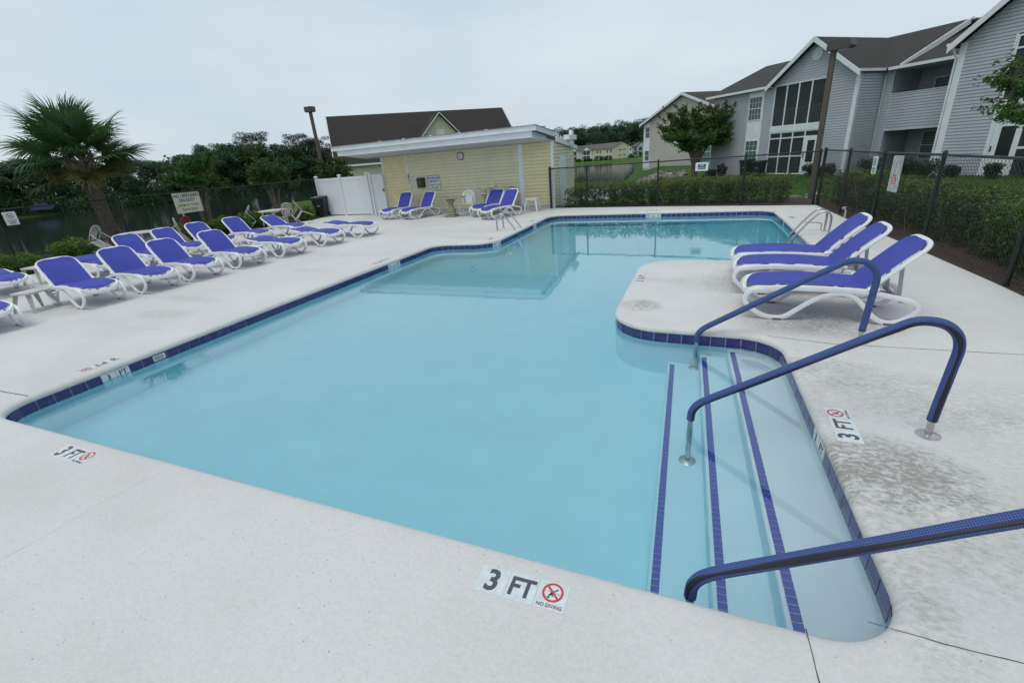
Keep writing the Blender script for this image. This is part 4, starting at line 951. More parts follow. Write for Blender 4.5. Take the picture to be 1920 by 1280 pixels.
for (x, z) in ((2.7, 1.2), (4.8, 1.2), (2.7, 3.2), (4.8, 3.2)): mb = MB(); mb.box(x, x + 1.2, -.04, -.002, z, z + .3); fbb(mb, 'window', 'dark_glass')
for z in (.7, 2.7): mb = MB(); mb.box(8.0, 8.7, -.04, -.002, z, z + .95); fbb(mb, 'window', 'dark_glass')
mb = MB(); mb.box(7.7, 9, -.02, -.001, 0, EH); fbb(mb, 'window_surround', 'white_trim')
fg = tag(empty('apartment_building', (-29.0, 212, -2.1), R(-45)), 'small grey-blue apartment block far off, right of the pale yellow one', 'building')
mb = MB(); mb.prism([(0, 0), (6, 0), (6, 4.0), (3, 5.4), (0, 4.0)], 0, 14, 'y'); mb.box(-8, 0, 3, 12, 0, 4.0); build(mb, 'wall', M['siding_grey'], fg)
for s_ in (-1, 1):
    q = [(3, -.2, 5.5), (3, 14, 5.5), (3 + s_ * 3.3, 14, 3.95), (3 + s_ * 3.3, -.2, 3.95)]
    if s_ < 0: q = q[::-1]
    mb = slab('', q, 0, .1); build(mb, 'roof', M['shingle_far'], fg)
mb = slab('', [(-8.4, 2.6, 4.0), (0.2, 2.6, 4.0), (.2, 7.5, 5.6), (-8.4, 7.5, 5.6)], 0, .1); build(mb, 'roof', M['shingle_far'], fg)
for z in (.3, 2.3): mb = MB(); mb.box(1.6, 3.6, -.04, -.002, z, z + 1.4); mb.box(-5.5, -1.2, 2.95, 2.998, z, z + 1.3); build(mb, 'window', M['dark_in'], fg)
car = tag(empty('parked_car', (-30.5, 204, -2.1), R(20)), 'tiny white car parked between the two far apartment buildings', 'car')
mb = MB(); mb.prism([(-2.2, .25), (2.2, .25), (2.2, .75), (1.3, .85), (.7, 1.35), (-1.0, 1.35), (-1.7, .85), (-2.2, .8)], -.85, .85); build(mb, 'body', M['white_paint'], car)
for x in (-1.35, 1.35):
    for y in (-.86, .86): mb = MB(); mb.lathe([(.3, -.08), (.3, .08)], n=12); mb.xform(Matrix.Translation((x, y, .3)) @ Matrix.Rotation(R(90), 4, 'X')); build(mb, 'wheel', M['black'], car)
mb = MB(); mb.prism([(-.9, .9), (1.0, .9), (.65, 1.28), (-.85, 1.28)], -.865, .865); build(mb, 'side_windows', M['dark_glass'], car)

# ================================================================== VEGETATION
def cloud(seed, n, rx, ry, rz, z0, clump, flat=.3):
    """clump centres on/in an ellipsoid crown"""
    rg = random.Random(seed); out = []
    while len(out) < n:
        x, y, z = (rg.uniform(-1, 1) for _ in range(3)); q = x * x + y * y + z * z
        if q > 1 or q < .18: continue
        out.append((x * rx, y * ry, z0 + z * rz))
    return out
def tree_mesh(kind, seed):
    rg = random.Random(seed)
    if kind == 'pine':
        H_ = 1.0; cen = []; rad = []
        for k in range(56):
            t = rg.uniform(.30, 1); w = .27 * math.sqrt(max(0, 1 - ((t - .66) / .38) ** 2)) + .02; a = rg.uniform(0, 2 * pi); r_ = w * math.sqrt(rg.random())
            cen.append((r_ * cos(a), r_ * sin(a), t * .93)); s_ = rg.uniform(.055, .10); rad.append((s_ * 1.25, s_ * 1.25, s_ * .75))
        me = cards('crown', cen, rad, 16000, .0095, [M['tree_pine']], seed, .5, .3)
    else:
        cen = []; rad = []
        for k in range(60):
            t = rg.uniform(.04, 1); w = .38 * math.sqrt(max(0, 1 - ((t - .5) / .56) ** 2)); a = rg.uniform(0, 2 * pi); r_ = w * math.sqrt(rg.uniform(.2, 1))
            cen.append((r_ * cos(a), r_ * sin(a), t * .9)); s_ = rg.uniform(.05, .115); rad.append((s_, s_, s_ * .8))
        me = cards('crown', cen, rad, 17000, .0115, [M['tree_a'] if kind == 'a' else M['tree_b']], seed, .6, .3)
    tm = MB(); tm.tube([(0, 0, 0), (.01, 0, .35), (0, .01, .75)], [.022, .016, .006], 6)
    for k in range(5): a = rg.uniform(0, 6.3); z = rg.uniform(.3, .7); tm.tube([(0, 0, z), (.13 * cos(a), .13 * sin(a), z + .12)], [.008, .003], 5)
    return me, tm.mesh('trunk', M['bark'])
TM = [tree_mesh(k, i + 5) for i, k in enumerate(('a', 'b', 'pine', 'a', 'b', 'pine'))]
def raydir(x, y):
    v = Mw @ Vector(((x - 960) / F, (y - 640) / F, 1)); return v / hypot(v.x, v.y)
def bank_tree(px, top, D, kind, wid=1.0, lab=None, grp=None, name='tree', seed=0):
    d = raydir(px, top); X, Y = d.x * D, d.y * D; g = gz(X, Y); h = CH + d.z * D - g
    d2 = raydir(px, 340); X, Y = d2.x * D, d2.y * D
    cm, tr = TM[kind]; e = tag(empty(name, (X, Y, g - .1), seed * 1.7), lab, 'tree', grp); e.scale = (h * wid, h * wid, h)
    link('trunk', tr, e); link('crown', cm, e); return e
kinds = {0: 'broad dark tree', 1: 'mid green leafy tree', 2: 'dark pine', 3: 'broad dark tree', 4: 'mid green leafy tree', 5: 'dark pine'}
row = [(-60, 285, 4), (-20, 300, 0), (18, 292, 1), (52, 300, 3), (85, 288, 0), (118, 306, 4), (150, 298, 1), (185, 295, 3), (215, 300, 0), (245, 303, 4), (272, 296, 1), (300, 292, 3), (328, 288, 4), (352, 284, 0), (378, 282, 1),
       (402, 264, 2), (418, 276, 0), (437, 268, 4), (458, 258, 3), (497, 240, 2), (476, 262, 1), (520, 262, 0), (545, 262, 4), (572, 246, 5), (560, 268, 1), (592, 262, 3), (610, 251, 2), (630, 262, 0), (652, 268, 1), (680, 270, 3)]
for i, (px, top, k) in enumerate(row):
    l = 'tall dark pine with a rounded crown rising above the treeline left of the lamp post' if px == 497 else 'tall dark pine right behind the leaning lamp post on the left' if px == 572 else 'slim dark pine standing above the treeline behind the left crape myrtles' if px == 402 else \
        'dark pine at the roof edge of the shingled house' if px == 610 else '%s in the row on the far bank of the lake' % kinds[k]
    bank_tree(px, top, 172 + (i * 37 % 11) * 1.6, k, (1.35 if k not in (2, 5) else 1.15) * (1 + .15 * ((i * 7) % 3 - 1)), l, 'trees on the far bank of the lake', seed=i)
# low brush along the far bank
rg = random.Random(4); cen = []; rad = []
for k in range(240):
    px = -80 + 800 * k / 240 + rg.uniform(-4, 4); d = raydir(px, 340); D = 171 + rg.uniform(-3, 4) ; cen.append((d.x * D, d.y * D, gz(d.x * D, d.y * D) + rg.uniform(.3, 2.8))); s_ = rg.uniform(1.2, 2.6); rad.append((s_ * 1.5, s_ * 1.5, s_))
me = cards('brush', cen, rad, 42000, .24, [M['tree_b'], M['tree_a'], M['leaf_new']], 9, .6, .2, split=lambda p, r: r.choice([0, 0, 1, 1, 1, 2], len(p), p=[.2, .2, .2, .2, .14, .06]))
tag(link('lakeside_brush', me), 'dark brush and low trees along the far bank of the lake, left', 'brush', kind='stuff')
# wood on the rise behind the far buildings
cen = []; rad = []
for k in range(620):
    px = rg.uniform(930, 1250); D = rg.uniform(232, 300); d = raydir(px, 280); top_y = 243 - (px - 1060) * .12 + rg.uniform(-4, 5); 
    dt = raydir(px, top_y); zt = CH + dt.z * 240; g = -2; t = rg.random() ** .7; z = g + (zt * (D / 240) - g) * t - 1.0
    s_ = rg.uniform(1.3, 2.8); cen.append((d.x * D, d.y * D, z)); rad.append((s_ * 1.2, s_ * 1.2, s_))
me = cards('wood', cen, rad, 120000, .27, [M['tree_a'], M['tree_b'], M['tree_pine']], 11, .6, .3, split=lambda p, r: (np.sin(p[:, 0] * .35) + np.sin(p[:, 1] * .2 + p[:, 2] * .5) + r.normal(size=len(p)) * .4 > .6).astype(int) + (r.random(len(p)) < .2))
tag(link('far_wood', me), 'dense dark green wood on the rise behind the far buildings', 'wood', kind='stuff')
for i, (px, top, k) in enumerate([(1078, 239, 5), (1098, 237, 2), (1122, 233, 2), (1134, 238, 5), (1146, 233, 5), (1166, 234, 2), (1182, 229, 5), (1194, 226, 2), (1206, 227, 5), (1060, 243, 2)]):
    bank_tree(px, top, 240 + i, k, 1.0, 'dark pine standing out on the skyline of the wood behind the far yellow building', 'pines on the skyline of the far wood', seed=i)
for i, (px, y, D, s_) in enumerate([(1085, 302, 193, 1.0), (1098, 301, 192, .8), (1106, 300, 190, .9), (1122, 298, 190, 1.5), (1131, 298, 189, 1.2), (1141, 297, 188, 1.3), (1183, 296, 197, 1.0), (1195, 290, 200, 1.9)]):
    d = raydir(px, y); X, Y = d.x * D, d.y * D; g = gz(X, Y)
    me = cards('foliage', [(0, 0, s_ * .5)], [(s_ * 1.2, s_ * 1.2, s_ * .7)], 500, .16, [M['leaf_dark']], i, .6, .5)
    tag(link('shrub', me, loc=(X, Y, g)), 'small dark shrub against the wall of the far yellow building', 'shrub', 'shrubs by the far yellow building')

# ---- hedges and shrubs
def twigs(n, box, seed, l=.35, r=.004):
    rg = random.Random(seed); mb = MB(); (x0, x1, y0, y1, z0, z1) = box
    for _ in range(n):
        p = Vector((rg.uniform(x0, x1), rg.uniform(y0, y1), z0)); a = rg.uniform(0, 6.3); top = rg.uniform(z0 + (z1 - z0) * .5, z1)
        q = p + Vector((cos(a) * l * rg.uniform(.2, 1), sin(a) * l * rg.uniform(.2, 1), top - z0)); m_ = p.lerp(q, .5) + Vector((rg.uniform(-.05, .05), rg.uniform(-.05, .05), 0))
        mb.tube([p, m_, q], [r * 1.6, r, r * .5], 4, caps=False)
        for k in range(3):
            s = m_.lerp(q, rg.random()); a = rg.uniform(0, 6.3); mb.tube([s, s + Vector((cos(a) * .14, sin(a) * .14, rg.uniform(.03, .18)))], [r * .7, r * .3], 3, caps=False)
    return mb
def hedge(name, path, depth, h, dens, seed, label, cat='hedge', leaf=.030, dens_t=9, hfun=None, mats_=None, lift=.03, side=1):
    """path: 2D polyline of the front face; foliage fills depth behind it (to the left of travel if side=1)"""
    rg = np.random.default_rng(seed); rr = random.Random(seed); cen = []; rad = []; L = 0; P = [Vector(p) for p in path]
    for a, b in zip(P, P[1:]):
        e = (b - a); ln = e.length; e.normalize(); nn = Vector((-e.y, e.x)) * side; k = int(ln / .16)
        for i in range(k):
            s = (i + rr.random()) / k * ln; hh = (hfun(L + s) if hfun else h)
            for j in range(max(2, int(depth / .28))):
                w = (j + rr.random()) * depth / max(2, int(depth / .28)); c = a + e * s + nn * w; g = gz(c.x, c.y)
                for z in np.arange(lift + .08, hh, .22):
                    if rr.random() < .18 * (z < hh * .5) + .02: continue
                    cen.append((c.x, c.y, g + z + rr.uniform(-.06, .06) - .1 * (w < .2 or w > depth - .2))); s_ = rr.uniform(.12, .2); rad.append((s_, s_, s_ * .85))
        L += ln
    n = int(len(cen) * dens); ztop = {}
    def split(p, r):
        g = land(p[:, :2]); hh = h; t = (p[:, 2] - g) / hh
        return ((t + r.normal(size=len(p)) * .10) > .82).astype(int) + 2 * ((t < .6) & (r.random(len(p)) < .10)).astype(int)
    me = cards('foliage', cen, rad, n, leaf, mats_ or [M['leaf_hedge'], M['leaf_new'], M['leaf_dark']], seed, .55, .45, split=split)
    e = tag(empty(name, (path[0][0], path[0][1], 0)), label, cat)
    o = link('foliage', me, e); o.location = (-path[0][0], -path[0][1], 0)
    tw = MB(); 
    for a, b in zip(P, P[1:]):
        ln = (b - a).length; e_ = (b - a).normalized(); nn = Vector((-e_.y, e_.x)) * side; k = int(ln * dens_t)
        for i in range(k):
            c = a + e_ * (rr.random() * ln) + nn * (rr.random() ** 1.6 * depth); g = gz(c.x, c.y)
            t = twigs(1, (c.x, c.x, c.y, c.y, g, g + h * .93), rr.randint(0, 99999)); tw.add(t.v, t.f)
    o = build(tw, 'stems', M['twig'], e); o.location = (-path[0][0], -path[0][1], 0); tag(o, kind='stuff')
    return e
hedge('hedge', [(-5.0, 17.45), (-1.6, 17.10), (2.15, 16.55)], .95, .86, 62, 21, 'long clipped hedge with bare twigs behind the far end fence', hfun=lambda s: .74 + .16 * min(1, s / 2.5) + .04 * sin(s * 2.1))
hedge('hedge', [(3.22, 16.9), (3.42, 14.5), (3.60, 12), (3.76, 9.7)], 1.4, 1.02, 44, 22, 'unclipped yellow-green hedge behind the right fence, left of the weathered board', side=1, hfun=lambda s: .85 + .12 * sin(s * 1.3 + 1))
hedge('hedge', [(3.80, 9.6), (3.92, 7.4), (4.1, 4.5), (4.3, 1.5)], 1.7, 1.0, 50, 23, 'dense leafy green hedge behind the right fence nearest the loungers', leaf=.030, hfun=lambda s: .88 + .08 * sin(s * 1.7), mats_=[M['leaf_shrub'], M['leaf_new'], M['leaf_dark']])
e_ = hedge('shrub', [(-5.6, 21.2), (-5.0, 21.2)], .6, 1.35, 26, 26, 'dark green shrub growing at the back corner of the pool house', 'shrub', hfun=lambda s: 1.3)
def bush(x, y, r, h, label, seed, mats_=('leaf_shrub', 'leaf_new'), n=2600, leaf=.032, group=None, z=None):
    g = gz(x, y) if z is None else z; rr = random.Random(seed); cen = []; rad = []
    for k in range(26):
        a = rr.uniform(0, 6.3); q = math.sqrt(rr.random()) * r * .75; t = rr.uniform(.25, .78); cen.append((q * cos(a), q * sin(a), h * t * (1 - .25 * (q / r) ** 2))); s_ = r * rr.uniform(.24, .4); rad.append((s_, s_, min(s_, h * .3)))
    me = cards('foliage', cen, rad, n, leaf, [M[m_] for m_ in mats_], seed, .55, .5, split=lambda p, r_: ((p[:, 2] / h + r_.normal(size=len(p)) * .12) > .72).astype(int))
    e = tag(empty('shrub', (x, y, g)), label, 'shrub', group); link('foliage', me, e)
    tw = twigs(16, (-r * .3, r * .3, -r * .3, r * .3, 0, h * .8), seed, r * .5, .006); build(tw, 'stems', M['twig'], e); return e
left_b = [(-17.6, 5.2, .55, .55, 'round green bush at the deck edge, leftmost by the lake fence'), (-17.5, 6.35, .6, .62, 'round green bush by the lake fence, second from the left'), (-17.6, 7.75, .62, .72, 'dense round bush left of the tipped grey chair'),
          (-17.4, 11.0, .55, .66, 'bush in front of the lifeguard sign behind the loungers'), (-17.5, 12.1, .5, .6, 'low bush at the foot of the nearer crape myrtle'), (-17.35, 13.0, .62, .74, 'wide bush right of the nearer crape myrtle'),
          (-17.3, 14.05, .62, .72, 'bush behind the tipped chairs and grey table'), (-17.2, 15.1, .55, .62, 'bush beyond the grey table, toward the trash bin'), (-17.1, 16.2, .62, .66, 'clipped bush just left of the black trash bin')]
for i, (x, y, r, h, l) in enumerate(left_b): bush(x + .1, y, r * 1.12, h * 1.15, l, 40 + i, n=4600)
# foundation shrubs of the apartment building (positions in its own frame)
Ma = Matrix.Translation((5.10, 34.21, 0)) @ Matrix.Rotation(R(-45), 4, 'Z')
for i, (x, y, r, h, l) in enumerate([(-6.0, -1.2, .55, .7, 'dark rounded shrub at the wall left of the wheeled bins'), (-5.0, -1.1, .4, 1.1, 'thin upright shrub beside the wheeled bins'), (1.3, -1.0, .5, .75, 'dark clipped shrub right of the porch screen door, by the lamp post'), (2.3, -1.0, .55, .8, 'dark shrub at the corner board of the grey building'),
                                   (3.6, .6, .7, .8, 'wide dark shrub beneath the left end of the balcony'), (5.4, .6, .6, .75, 'dark shrub below the middle of the balcony'), (7.4, -1.2, .6, .75, 'round dark shrub beside the right wing corner board'), (8.1, -1.1, .35, .5, 'tiny dark shrub at the base of the right wing wall'), (9.7, -1.5, .4, .6, 'reddish shrub in front of the right wing screen door'), (11, -1.2, .8, .9, 'large dark shrub under the right wing porch')]):
    p = Ma @ Vector((x, y, 0)); bush(p.x, p.y, r, h + .1, l, 70 + i, ('leaf_dark', 'leaf_hedge') if i != 8 else ('leaf_dark', 'leaf_red'), 1100, .05)

# ---- palm
def frond_mesh(seed, old=False):
    rg = random.Random(seed); mb = MB()
    # petiole then costa, both along +x, drooping
    Lp, Lc = .95, .55
    def cur(t):      # t in metres along the rib
        return Vector((t * .985, 0, .10 * sin(t * 1.3) - .11 * t * t))
    mb.tube([cur(t) for t in np.linspace(0, Lp + Lc * .9, 9)], [.016 - .0012 * i for i in range(9)], 5, caps=False, mi=0)
    nl = 46
    for i in range(nl):
        f = i / (nl - 1) * 2 - 1; sd_ = 1 if f > 0 else -1; af = abs(f)
        base = cur(Lp + Lc * (1 - af) * .85); ang = sd_ * (.06 + af ** .9 * 2.25); ln = (.98 - .38 * af) * rg.uniform(.88, 1.08); dr = rg.uniform(.22, .5) + .25 * af
        d = Vector((cos(ang), sin(ang), .16 + .16 * (1 - af))); d.normalize(); side = Vector((-sin(ang), cos(ang), 0)); w0 = .029; prev = None
        for k in range(5):
            t = k / 4; p = base + d * ln * t + Vector((0, 0, -dr * ln * t ** 2.4)); w = w0 * (1.0 - t) ** .7 * (.55 + .9 * min(1, t * 3)) + .0012
            fold = Vector((0, 0, .010 * (1 - t)))
            cu = (p - side * w + fold, p, p + side * w + fold)
            if prev: mb.quad(prev[0], prev[1], cu[1], cu[0], 1); mb.quad(prev[1], prev[2], cu[2], cu[1], 1)
            prev = cu
    return mb.mesh('frond', [M['bark_pale'] if old else M['palm_leaf'], M['palm_old'] if old else M['palm_leaf']])
def palm(x, y, z, h, lean, n, label, seed, sc=1.0, group=None, r0=.21):
    e = tag(empty('palm_tree', (x, y, z)), label, 'palm tree', group); rg = random.Random(seed)
    pts = [(lean[0] * (t ** 1.3), lean[1] * (t ** 1.3), h * t) for t in np.linspace(0, 1, 26)]
    mb = MB(); mb.tube(pts, [r0 * (1.0 - .06 * min(1, t * 5)) * (1 + .05 * (i % 2)) for i, t in enumerate(np.linspace(0, 1, 26))], 16); build(mb, 'trunk', M['bark'], e, True)
    top = Vector(pts[-1])
    bm_ = MB()
    for k in range(64):
        a = k * 2.4; t = k / 64; q = top + Vector((0, 0, -.75 + .85 * t)); rr_ = r0 * (1.15 - .35 * t)
        d = Vector((cos(a), sin(a), .85 + .6 * t)).normalized(); s0 = q + Vector((cos(a) * rr_ * .7, sin(a) * rr_ * .7, -.12))
        tw = Vector((-sin(a), cos(a), 0)) * rg.uniform(-.10, .10)
        bm_.tube([s0, s0 + d * .16 + tw, s0 + d * rg.uniform(.30, .50) + tw * 2], [.055, .046, .030], 5)
    build(bm_, 'boots', M['boot'], e); e.children[-1]['kind'] = 'stuff'
    var = [frond_mesh(seed * 10 + k) for k in range(4)]; varo = [frond_mesh(seed * 10 + 7 + k, True) for k in range(2)]
    for k in range(n):
        u = (k + .5) / n; el = R(80 - 100 * u ** .9 + rg.uniform(-9, 9)); a = k * 2.39996 + rg.uniform(-.25, .25)
        old = u > .80
        o = link('frond', rg.choice(varo if old else var), e); ax = Matrix.Rotation(a, 4, 'Z') @ Matrix.Rotation(-el, 4, 'Y') @ Matrix.Rotation(rg.uniform(-.5, .5), 4, 'X')
        s_ = sc * rg.uniform(.88, 1.12) * (1.0 if not old else .85); o.matrix_local = Matrix.Translation(top + Vector((0, 0, .05 - .25 * u))) @ ax @ Matrix.Diagonal((s_, s_, s_, 1))
    return e
d = raydir(213, 438); palm(d.x * 21.6, d.y * 21.6, -.45, 3.40, (.02, -.12), 44, 'sabal palm with a shaggy fan-leaf crown by the lake fence', 3, .92)

# ---- crape myrtles and the tree at the right edge
def leafy_tree(name, x, y, z, stems, seed, nleaf, leaf, label, mats_, cat='tree', spread=1.0, hgt=2.6, up=.8, trunk_r=.06, low=1.0, n_br=9, group=None):
    """multi-stem tree: curved stems fan out, twigs at their ends carry leaf sprays"""
    rg = random.Random(seed); e = tag(empty(name, (x, y, z)), label, cat, group); tips = []
    tm = MB()
    for k in range(stems):
        a = 2 * pi * k / stems + rg.uniform(-.4, .4); r_ = spread * rg.uniform(.30, .5)
        P = [Vector((.10 * cos(a), .10 * sin(a), 0)), Vector((.16 * cos(a), .16 * sin(a), hgt * .25)), Vector((r_ * .6 * cos(a + .2), r_ * .6 * sin(a + .2), hgt * .5)), Vector((r_ * cos(a), r_ * sin(a), hgt * .72))]
        c = catmull(P, 5); tm.tube(c, [trunk_r * (1 - .6 * i / (len(c) - 1)) for i in range(len(c))], 8)
        for j in range(n_br):
            s = c[rg.randint(int(len(c) * .5), len(c) - 1)]; b = a + rg.uniform(-1.5, 1.5); q = Vector((cos(b) * spread * rg.uniform(.35, 1.05), sin(b) * spread * rg.uniform(.35, 1.05), 0))
            end = Vector((q.x, q.y, rg.uniform(low, hgt * 1.0 + (1 - (q.length / spread)) * up * .6))); end = s.lerp(end, .9)
            md = s.lerp(end, .5) + Vector((0, 0, .12)); tm.tube([s, md, end], [trunk_r * .28, trunk_r * .18, trunk_r * .07], 5, caps=False)
            for m_ in range(7):
                f = s.lerp(end, rg.uniform(.40, 1)); d = (Vector((rg.uniform(-1, 1), rg.uniform(-1, 1), rg.uniform(-.1, 1.3))).normalized() + Vector((q.x, q.y, .3)) / spread * .5) * rg.uniform(.25, .72) * spread * .5
                tips.append((f, f + d)); 
    cen = []; rad = []
    for (p, q) in tips:
        for t in (.25, .5, .75, 1): c = p.lerp(q, t); cen.append(c); s_ = (.135 - .08 * t) * spread * .8; rad.append((s_, s_, s_ * .8))
    tw = MB()
    for p, q in tips: tw.tube([p, q], [.006 * spread, .002], 3, caps=False)
    build(tm, 'trunk', M['bark_pale'], e, True); o = build(tw, 'twigs', M['bark_pale'], e); o['kind'] = 'stuff'
    me = cards('crown', cen, rad, nleaf, leaf, [M[m_] for m_ in mats_], seed, .5, .1, split=lambda p, r: ((p[:, 2] / hgt + r.normal(size=len(p)) * .08) > .98).astype(int)); link('crown', me, e)
    return e
d = raydir(385, 400); leafy_tree('crape_myrtle', d.x * 23.6, d.y * 23.6, gz(d.x * 23.6, d.y * 23.6), 5, 5, 14000, .050, 'crape myrtle with several pale trunks, directly right of the lifeguard sign', ('leaf_crape', 'leaf_crape'), spread=1.30, hgt=3.3, low=1.75, trunk_r=.085)
d = raydir(520, 390); leafy_tree('crape_myrtle', d.x * 29, d.y * 29, gz(d.x * 29, d.y * 29), 6, 6, 11000, .052, 'vase-shaped crape myrtle, middle of the three along the lake fence', ('leaf_crape', 'leaf_red'), spread=1.15, hgt=3.05, low=2.0, trunk_r=.06)
d = raydir(640, 380); leafy_tree('crape_myrtle', d.x * 31, d.y * 31, gz(d.x * 31, d.y * 31), 5, 7, 9000, .055, 'crape myrtle partly hidden by the white vinyl fence and lamp post', ('leaf_crape', 'leaf_red'), spread=1.15, hgt=3.1, low=1.9, trunk_r=.06)
leafy_tree('crape_myrtle', -1.05, 38.4, gz(-1.05, 38.4), 7, 8, 30000, .085, 'large bushy crape myrtle on the lawn in front of the tan building', ('leaf_crape', 'leaf_red'), spread=2.5, hgt=5.0, low=2.2, trunk_r=.13, up=1.0, n_br=11)
leafy_tree('crape_myrtle', 6.35, 12.9, gz(6.35, 12.9), 5, 9, 11000, .045, 'leafy tree reaching in from the right edge above the fence', ('leaf_crape', 'leaf_red'), spread=1.5, hgt=3.1, low=1.8, trunk_r=.05, n_br=9)
leafy_tree('crape_myrtle', -20.6, 5.7, gz(-20.6, 5.7), 5, 19, 9000, .05, 'dark leafy tree cut off by the left edge, beside the palm', ('leaf_hedge', 'leaf_crape'), spread=1.2, hgt=2.3, low=.9, trunk_r=.10)

# ---- rocks of the drainage ditch
rg = random.Random(12); rocks = []
bmx = bmesh.new(); bmesh.ops.create_icosphere(bmx, subdivisions=1, radius=1); rv = [v.co.copy() for v in bmx.verts]; rf = [tuple(v.index for v in f.verts) for f in bmx.faces]; bmx.free()
def rockpile(pts, n, w, s0, s1, label, seed):
    rg = random.Random(seed); mb = MB(); P = [Vector(p) for p in pts]; Ls = [(b - a).length for a, b in zip(P, P[1:])]; T = sum(Ls)
    for _ in range(n):
        s = rg.random() * T; k = 0
        while s > Ls[k]: s -= Ls[k]; k += 1
        e = (P[k + 1] - P[k]).normalized(); c = P[k] + e * s + Vector((-e.y, e.x)) * rg.gauss(0, w); r_ = rg.uniform(s0, s1); g = gz(c.x, c.y)
        m_ = Matrix.Rotation(rg.uniform(0, 6), 3, 'Z') @ Matrix.Rotation(rg.uniform(0, 3), 3, 'X') @ Matrix.Diagonal((r_ * rg.uniform(.8, 1.4), r_ * rg.uniform(.6, 1), r_ * rg.uniform(.4, .8)))
        mb.add([Vector((c.x, c.y, g + r_ * .3)) + m_ @ (v * rg.uniform(.82, 1.1)) for v in rv], rf)
    o = build(mb, 'riprap_rocks', M['riprap']); tag(o, label, 'rocks', kind='stuff')
rockpile([(-8.6, 49), (-6.0, 46.6), (-2.4, 44.0)], 520, .9, .13, .32, 'rough riprap rocks along the pond shore beyond the hedge', 1)
rockpile([(2.6, 24.5), (3.3, 22), (3.9, 19.8)], 170, .5, .10, .24, 'pile of rough rocks in the ditch beside the lamp post', 2)
# grass tufts where the lawn is close
rg2 = np.random.default_rng(5); n = 26000
gp_ = np.stack([rg2.uniform(2.0, 13, n), rg2.uniform(16.5, 33, n)], 1); gp2 = np.stack([rg2.uniform(-19, -16.7, 4000), rg2.uniform(15.5, 21, 4000)], 1); gp_ = np.vstack([gp_, gp2]); n = len(gp_)
zz_ = land(gp_); a = rg2.uniform(0, 6.28, n); hgt_ = rg2.uniform(.03, .09, n); w = .012
v = np.zeros((n, 3, 3)); v[:, 0, 0] = gp_[:, 0] - np.cos(a) * w; v[:, 0, 1] = gp_[:, 1] - np.sin(a) * w; v[:, 1, 0] = gp_[:, 0] + np.cos(a) * w; v[:, 1, 1] = gp_[:, 1] + np.sin(a) * w
v[:, 2, 0] = gp_[:, 0] + rg2.normal(size=n) * .02; v[:, 2, 1] = gp_[:, 1] + rg2.normal(size=n) * .02; v[:, :2, 2] = zz_[:, None] - .01; v[:, 2, 2] = zz_ + hgt_
me = bpy.data.meshes.new('grass'); me.from_pydata(v.reshape(-1, 3).tolist(), [], [(3 * i, 3 * i + 1, 3 * i + 2) for i in range(n)]); me.materials.append(M['leaf_shrub'])
tag(link('grass', me), 'short green lawn grass near the pool fence', 'grass', kind='stuff')

# ================================================================== FENCES
def chain_fence(path, h, label, post_at=None, gap=None, cell=.078, posts_r=.030, corner_first=False, wire=.0022):
    """black chain-link fence: posts, top rail and a woven mesh of crossing wires"""
    e = tag(empty('chain_link_fence', (path[0][0], path[0][1], 0)), label, 'fence'); off = Vector((-path[0][0], -path[0][1], 0))
    P = [Vector(p) for p in path]; cum = [0]
    for a, b in zip(P, P[1:]): cum.append(cum[-1] + (b - a).length)
    def at(s):
        s = min(max(s, 0), cum[-1])
        for i in range(len(P) - 1):
            if s <= cum[i + 1] + 1e-9: return P[i].lerp(P[i + 1], (s - cum[i]) / (cum[i + 1] - cum[i]))
    mb = MB(); T = cum[-1]
    for s0 in np.arange(-h, T, cell):      # rising and falling wires, with a slight zigzag so that they weave
        for sg in (1, -1):
            a = s0 if sg > 0 else s0 + h; b = s0 + h if sg > 0 else s0; za, zb = .03, h - .02
            # clip
            if sg > 0:
                if a < 0: za += (0 - a); a = 0
                if b > T: zb -= (b - T); b = T
            else:
                if a > T: za += (a - T); a = T
                if b < 0: zb -= (0 - b); b = 0
            if zb - za < .05: continue
            p, q = at(a), at(b); d = (q - p).normalized() if (q - p).length > 1e-6 else Vector((1, 0)); nn = Vector((-d.y, d.x, 0)) * .002 * sg
            mb.tube([Vector((p.x, p.y, za)) + nn + off, Vector((q.x, q.y, zb)) + nn + off], wire, 3, caps=False)
    o = build(mb, 'chain_mesh', M['fence_wire'], e); o['kind'] = 'stuff'
    for i, s in enumerate(post_at):
        p = at(s); mb = MB(); r = posts_r * (1.35 if (i == 0 and corner_first) else 1); z0 = gz(p.x, p.y) - .1
        mb.tube([Vector((p.x, p.y, z0)) + off, Vector((p.x, p.y, h + .03)) + off], r, 12); mb.lathe([(r * 1.15, 0), (r * 1.15, .02), (r * .5, .05)], (p.x + off.x, p.y + off.y, h + .02), 12)
        build(mb, 'post', M['fence_black'], e, True)
    mb = MB(); mb.tube([Vector((p.x, p.y, h)) + off for p in P], .020, 10); build(mb, 'top_rail', M['fence_black'], e, True)
    mb = MB(); mb.tube([Vector((p.x, p.y, .03)) + off for p in P], .0035, 4); build(mb, 'tension_wire', M['fence_wire'], e)
    return e
chain_fence([(-5.50, 17.30), (-4.09, 17.20), (-1.6, 16.94), (1.0, 16.42), (2.90, 16.05)], 1.42, 'black chain-link fence along the far end of the pool, starting at the pool house', [0, 1.42, 3.92, 6.55, 8.45], corner_first=True)
chain_fence([(2.93, 15.98), (3.11, 14.08), (3.17, 11.74), (3.40, 9.72), (3.52, 7.38), (3.66, 5.0), (3.8, 1.0)], 1.45, 'black chain-link fence along the right side of the deck, with two signs hung on it', [.05, 1.91, 4.25, 6.28, 8.62, 11.0], corner_first=True)
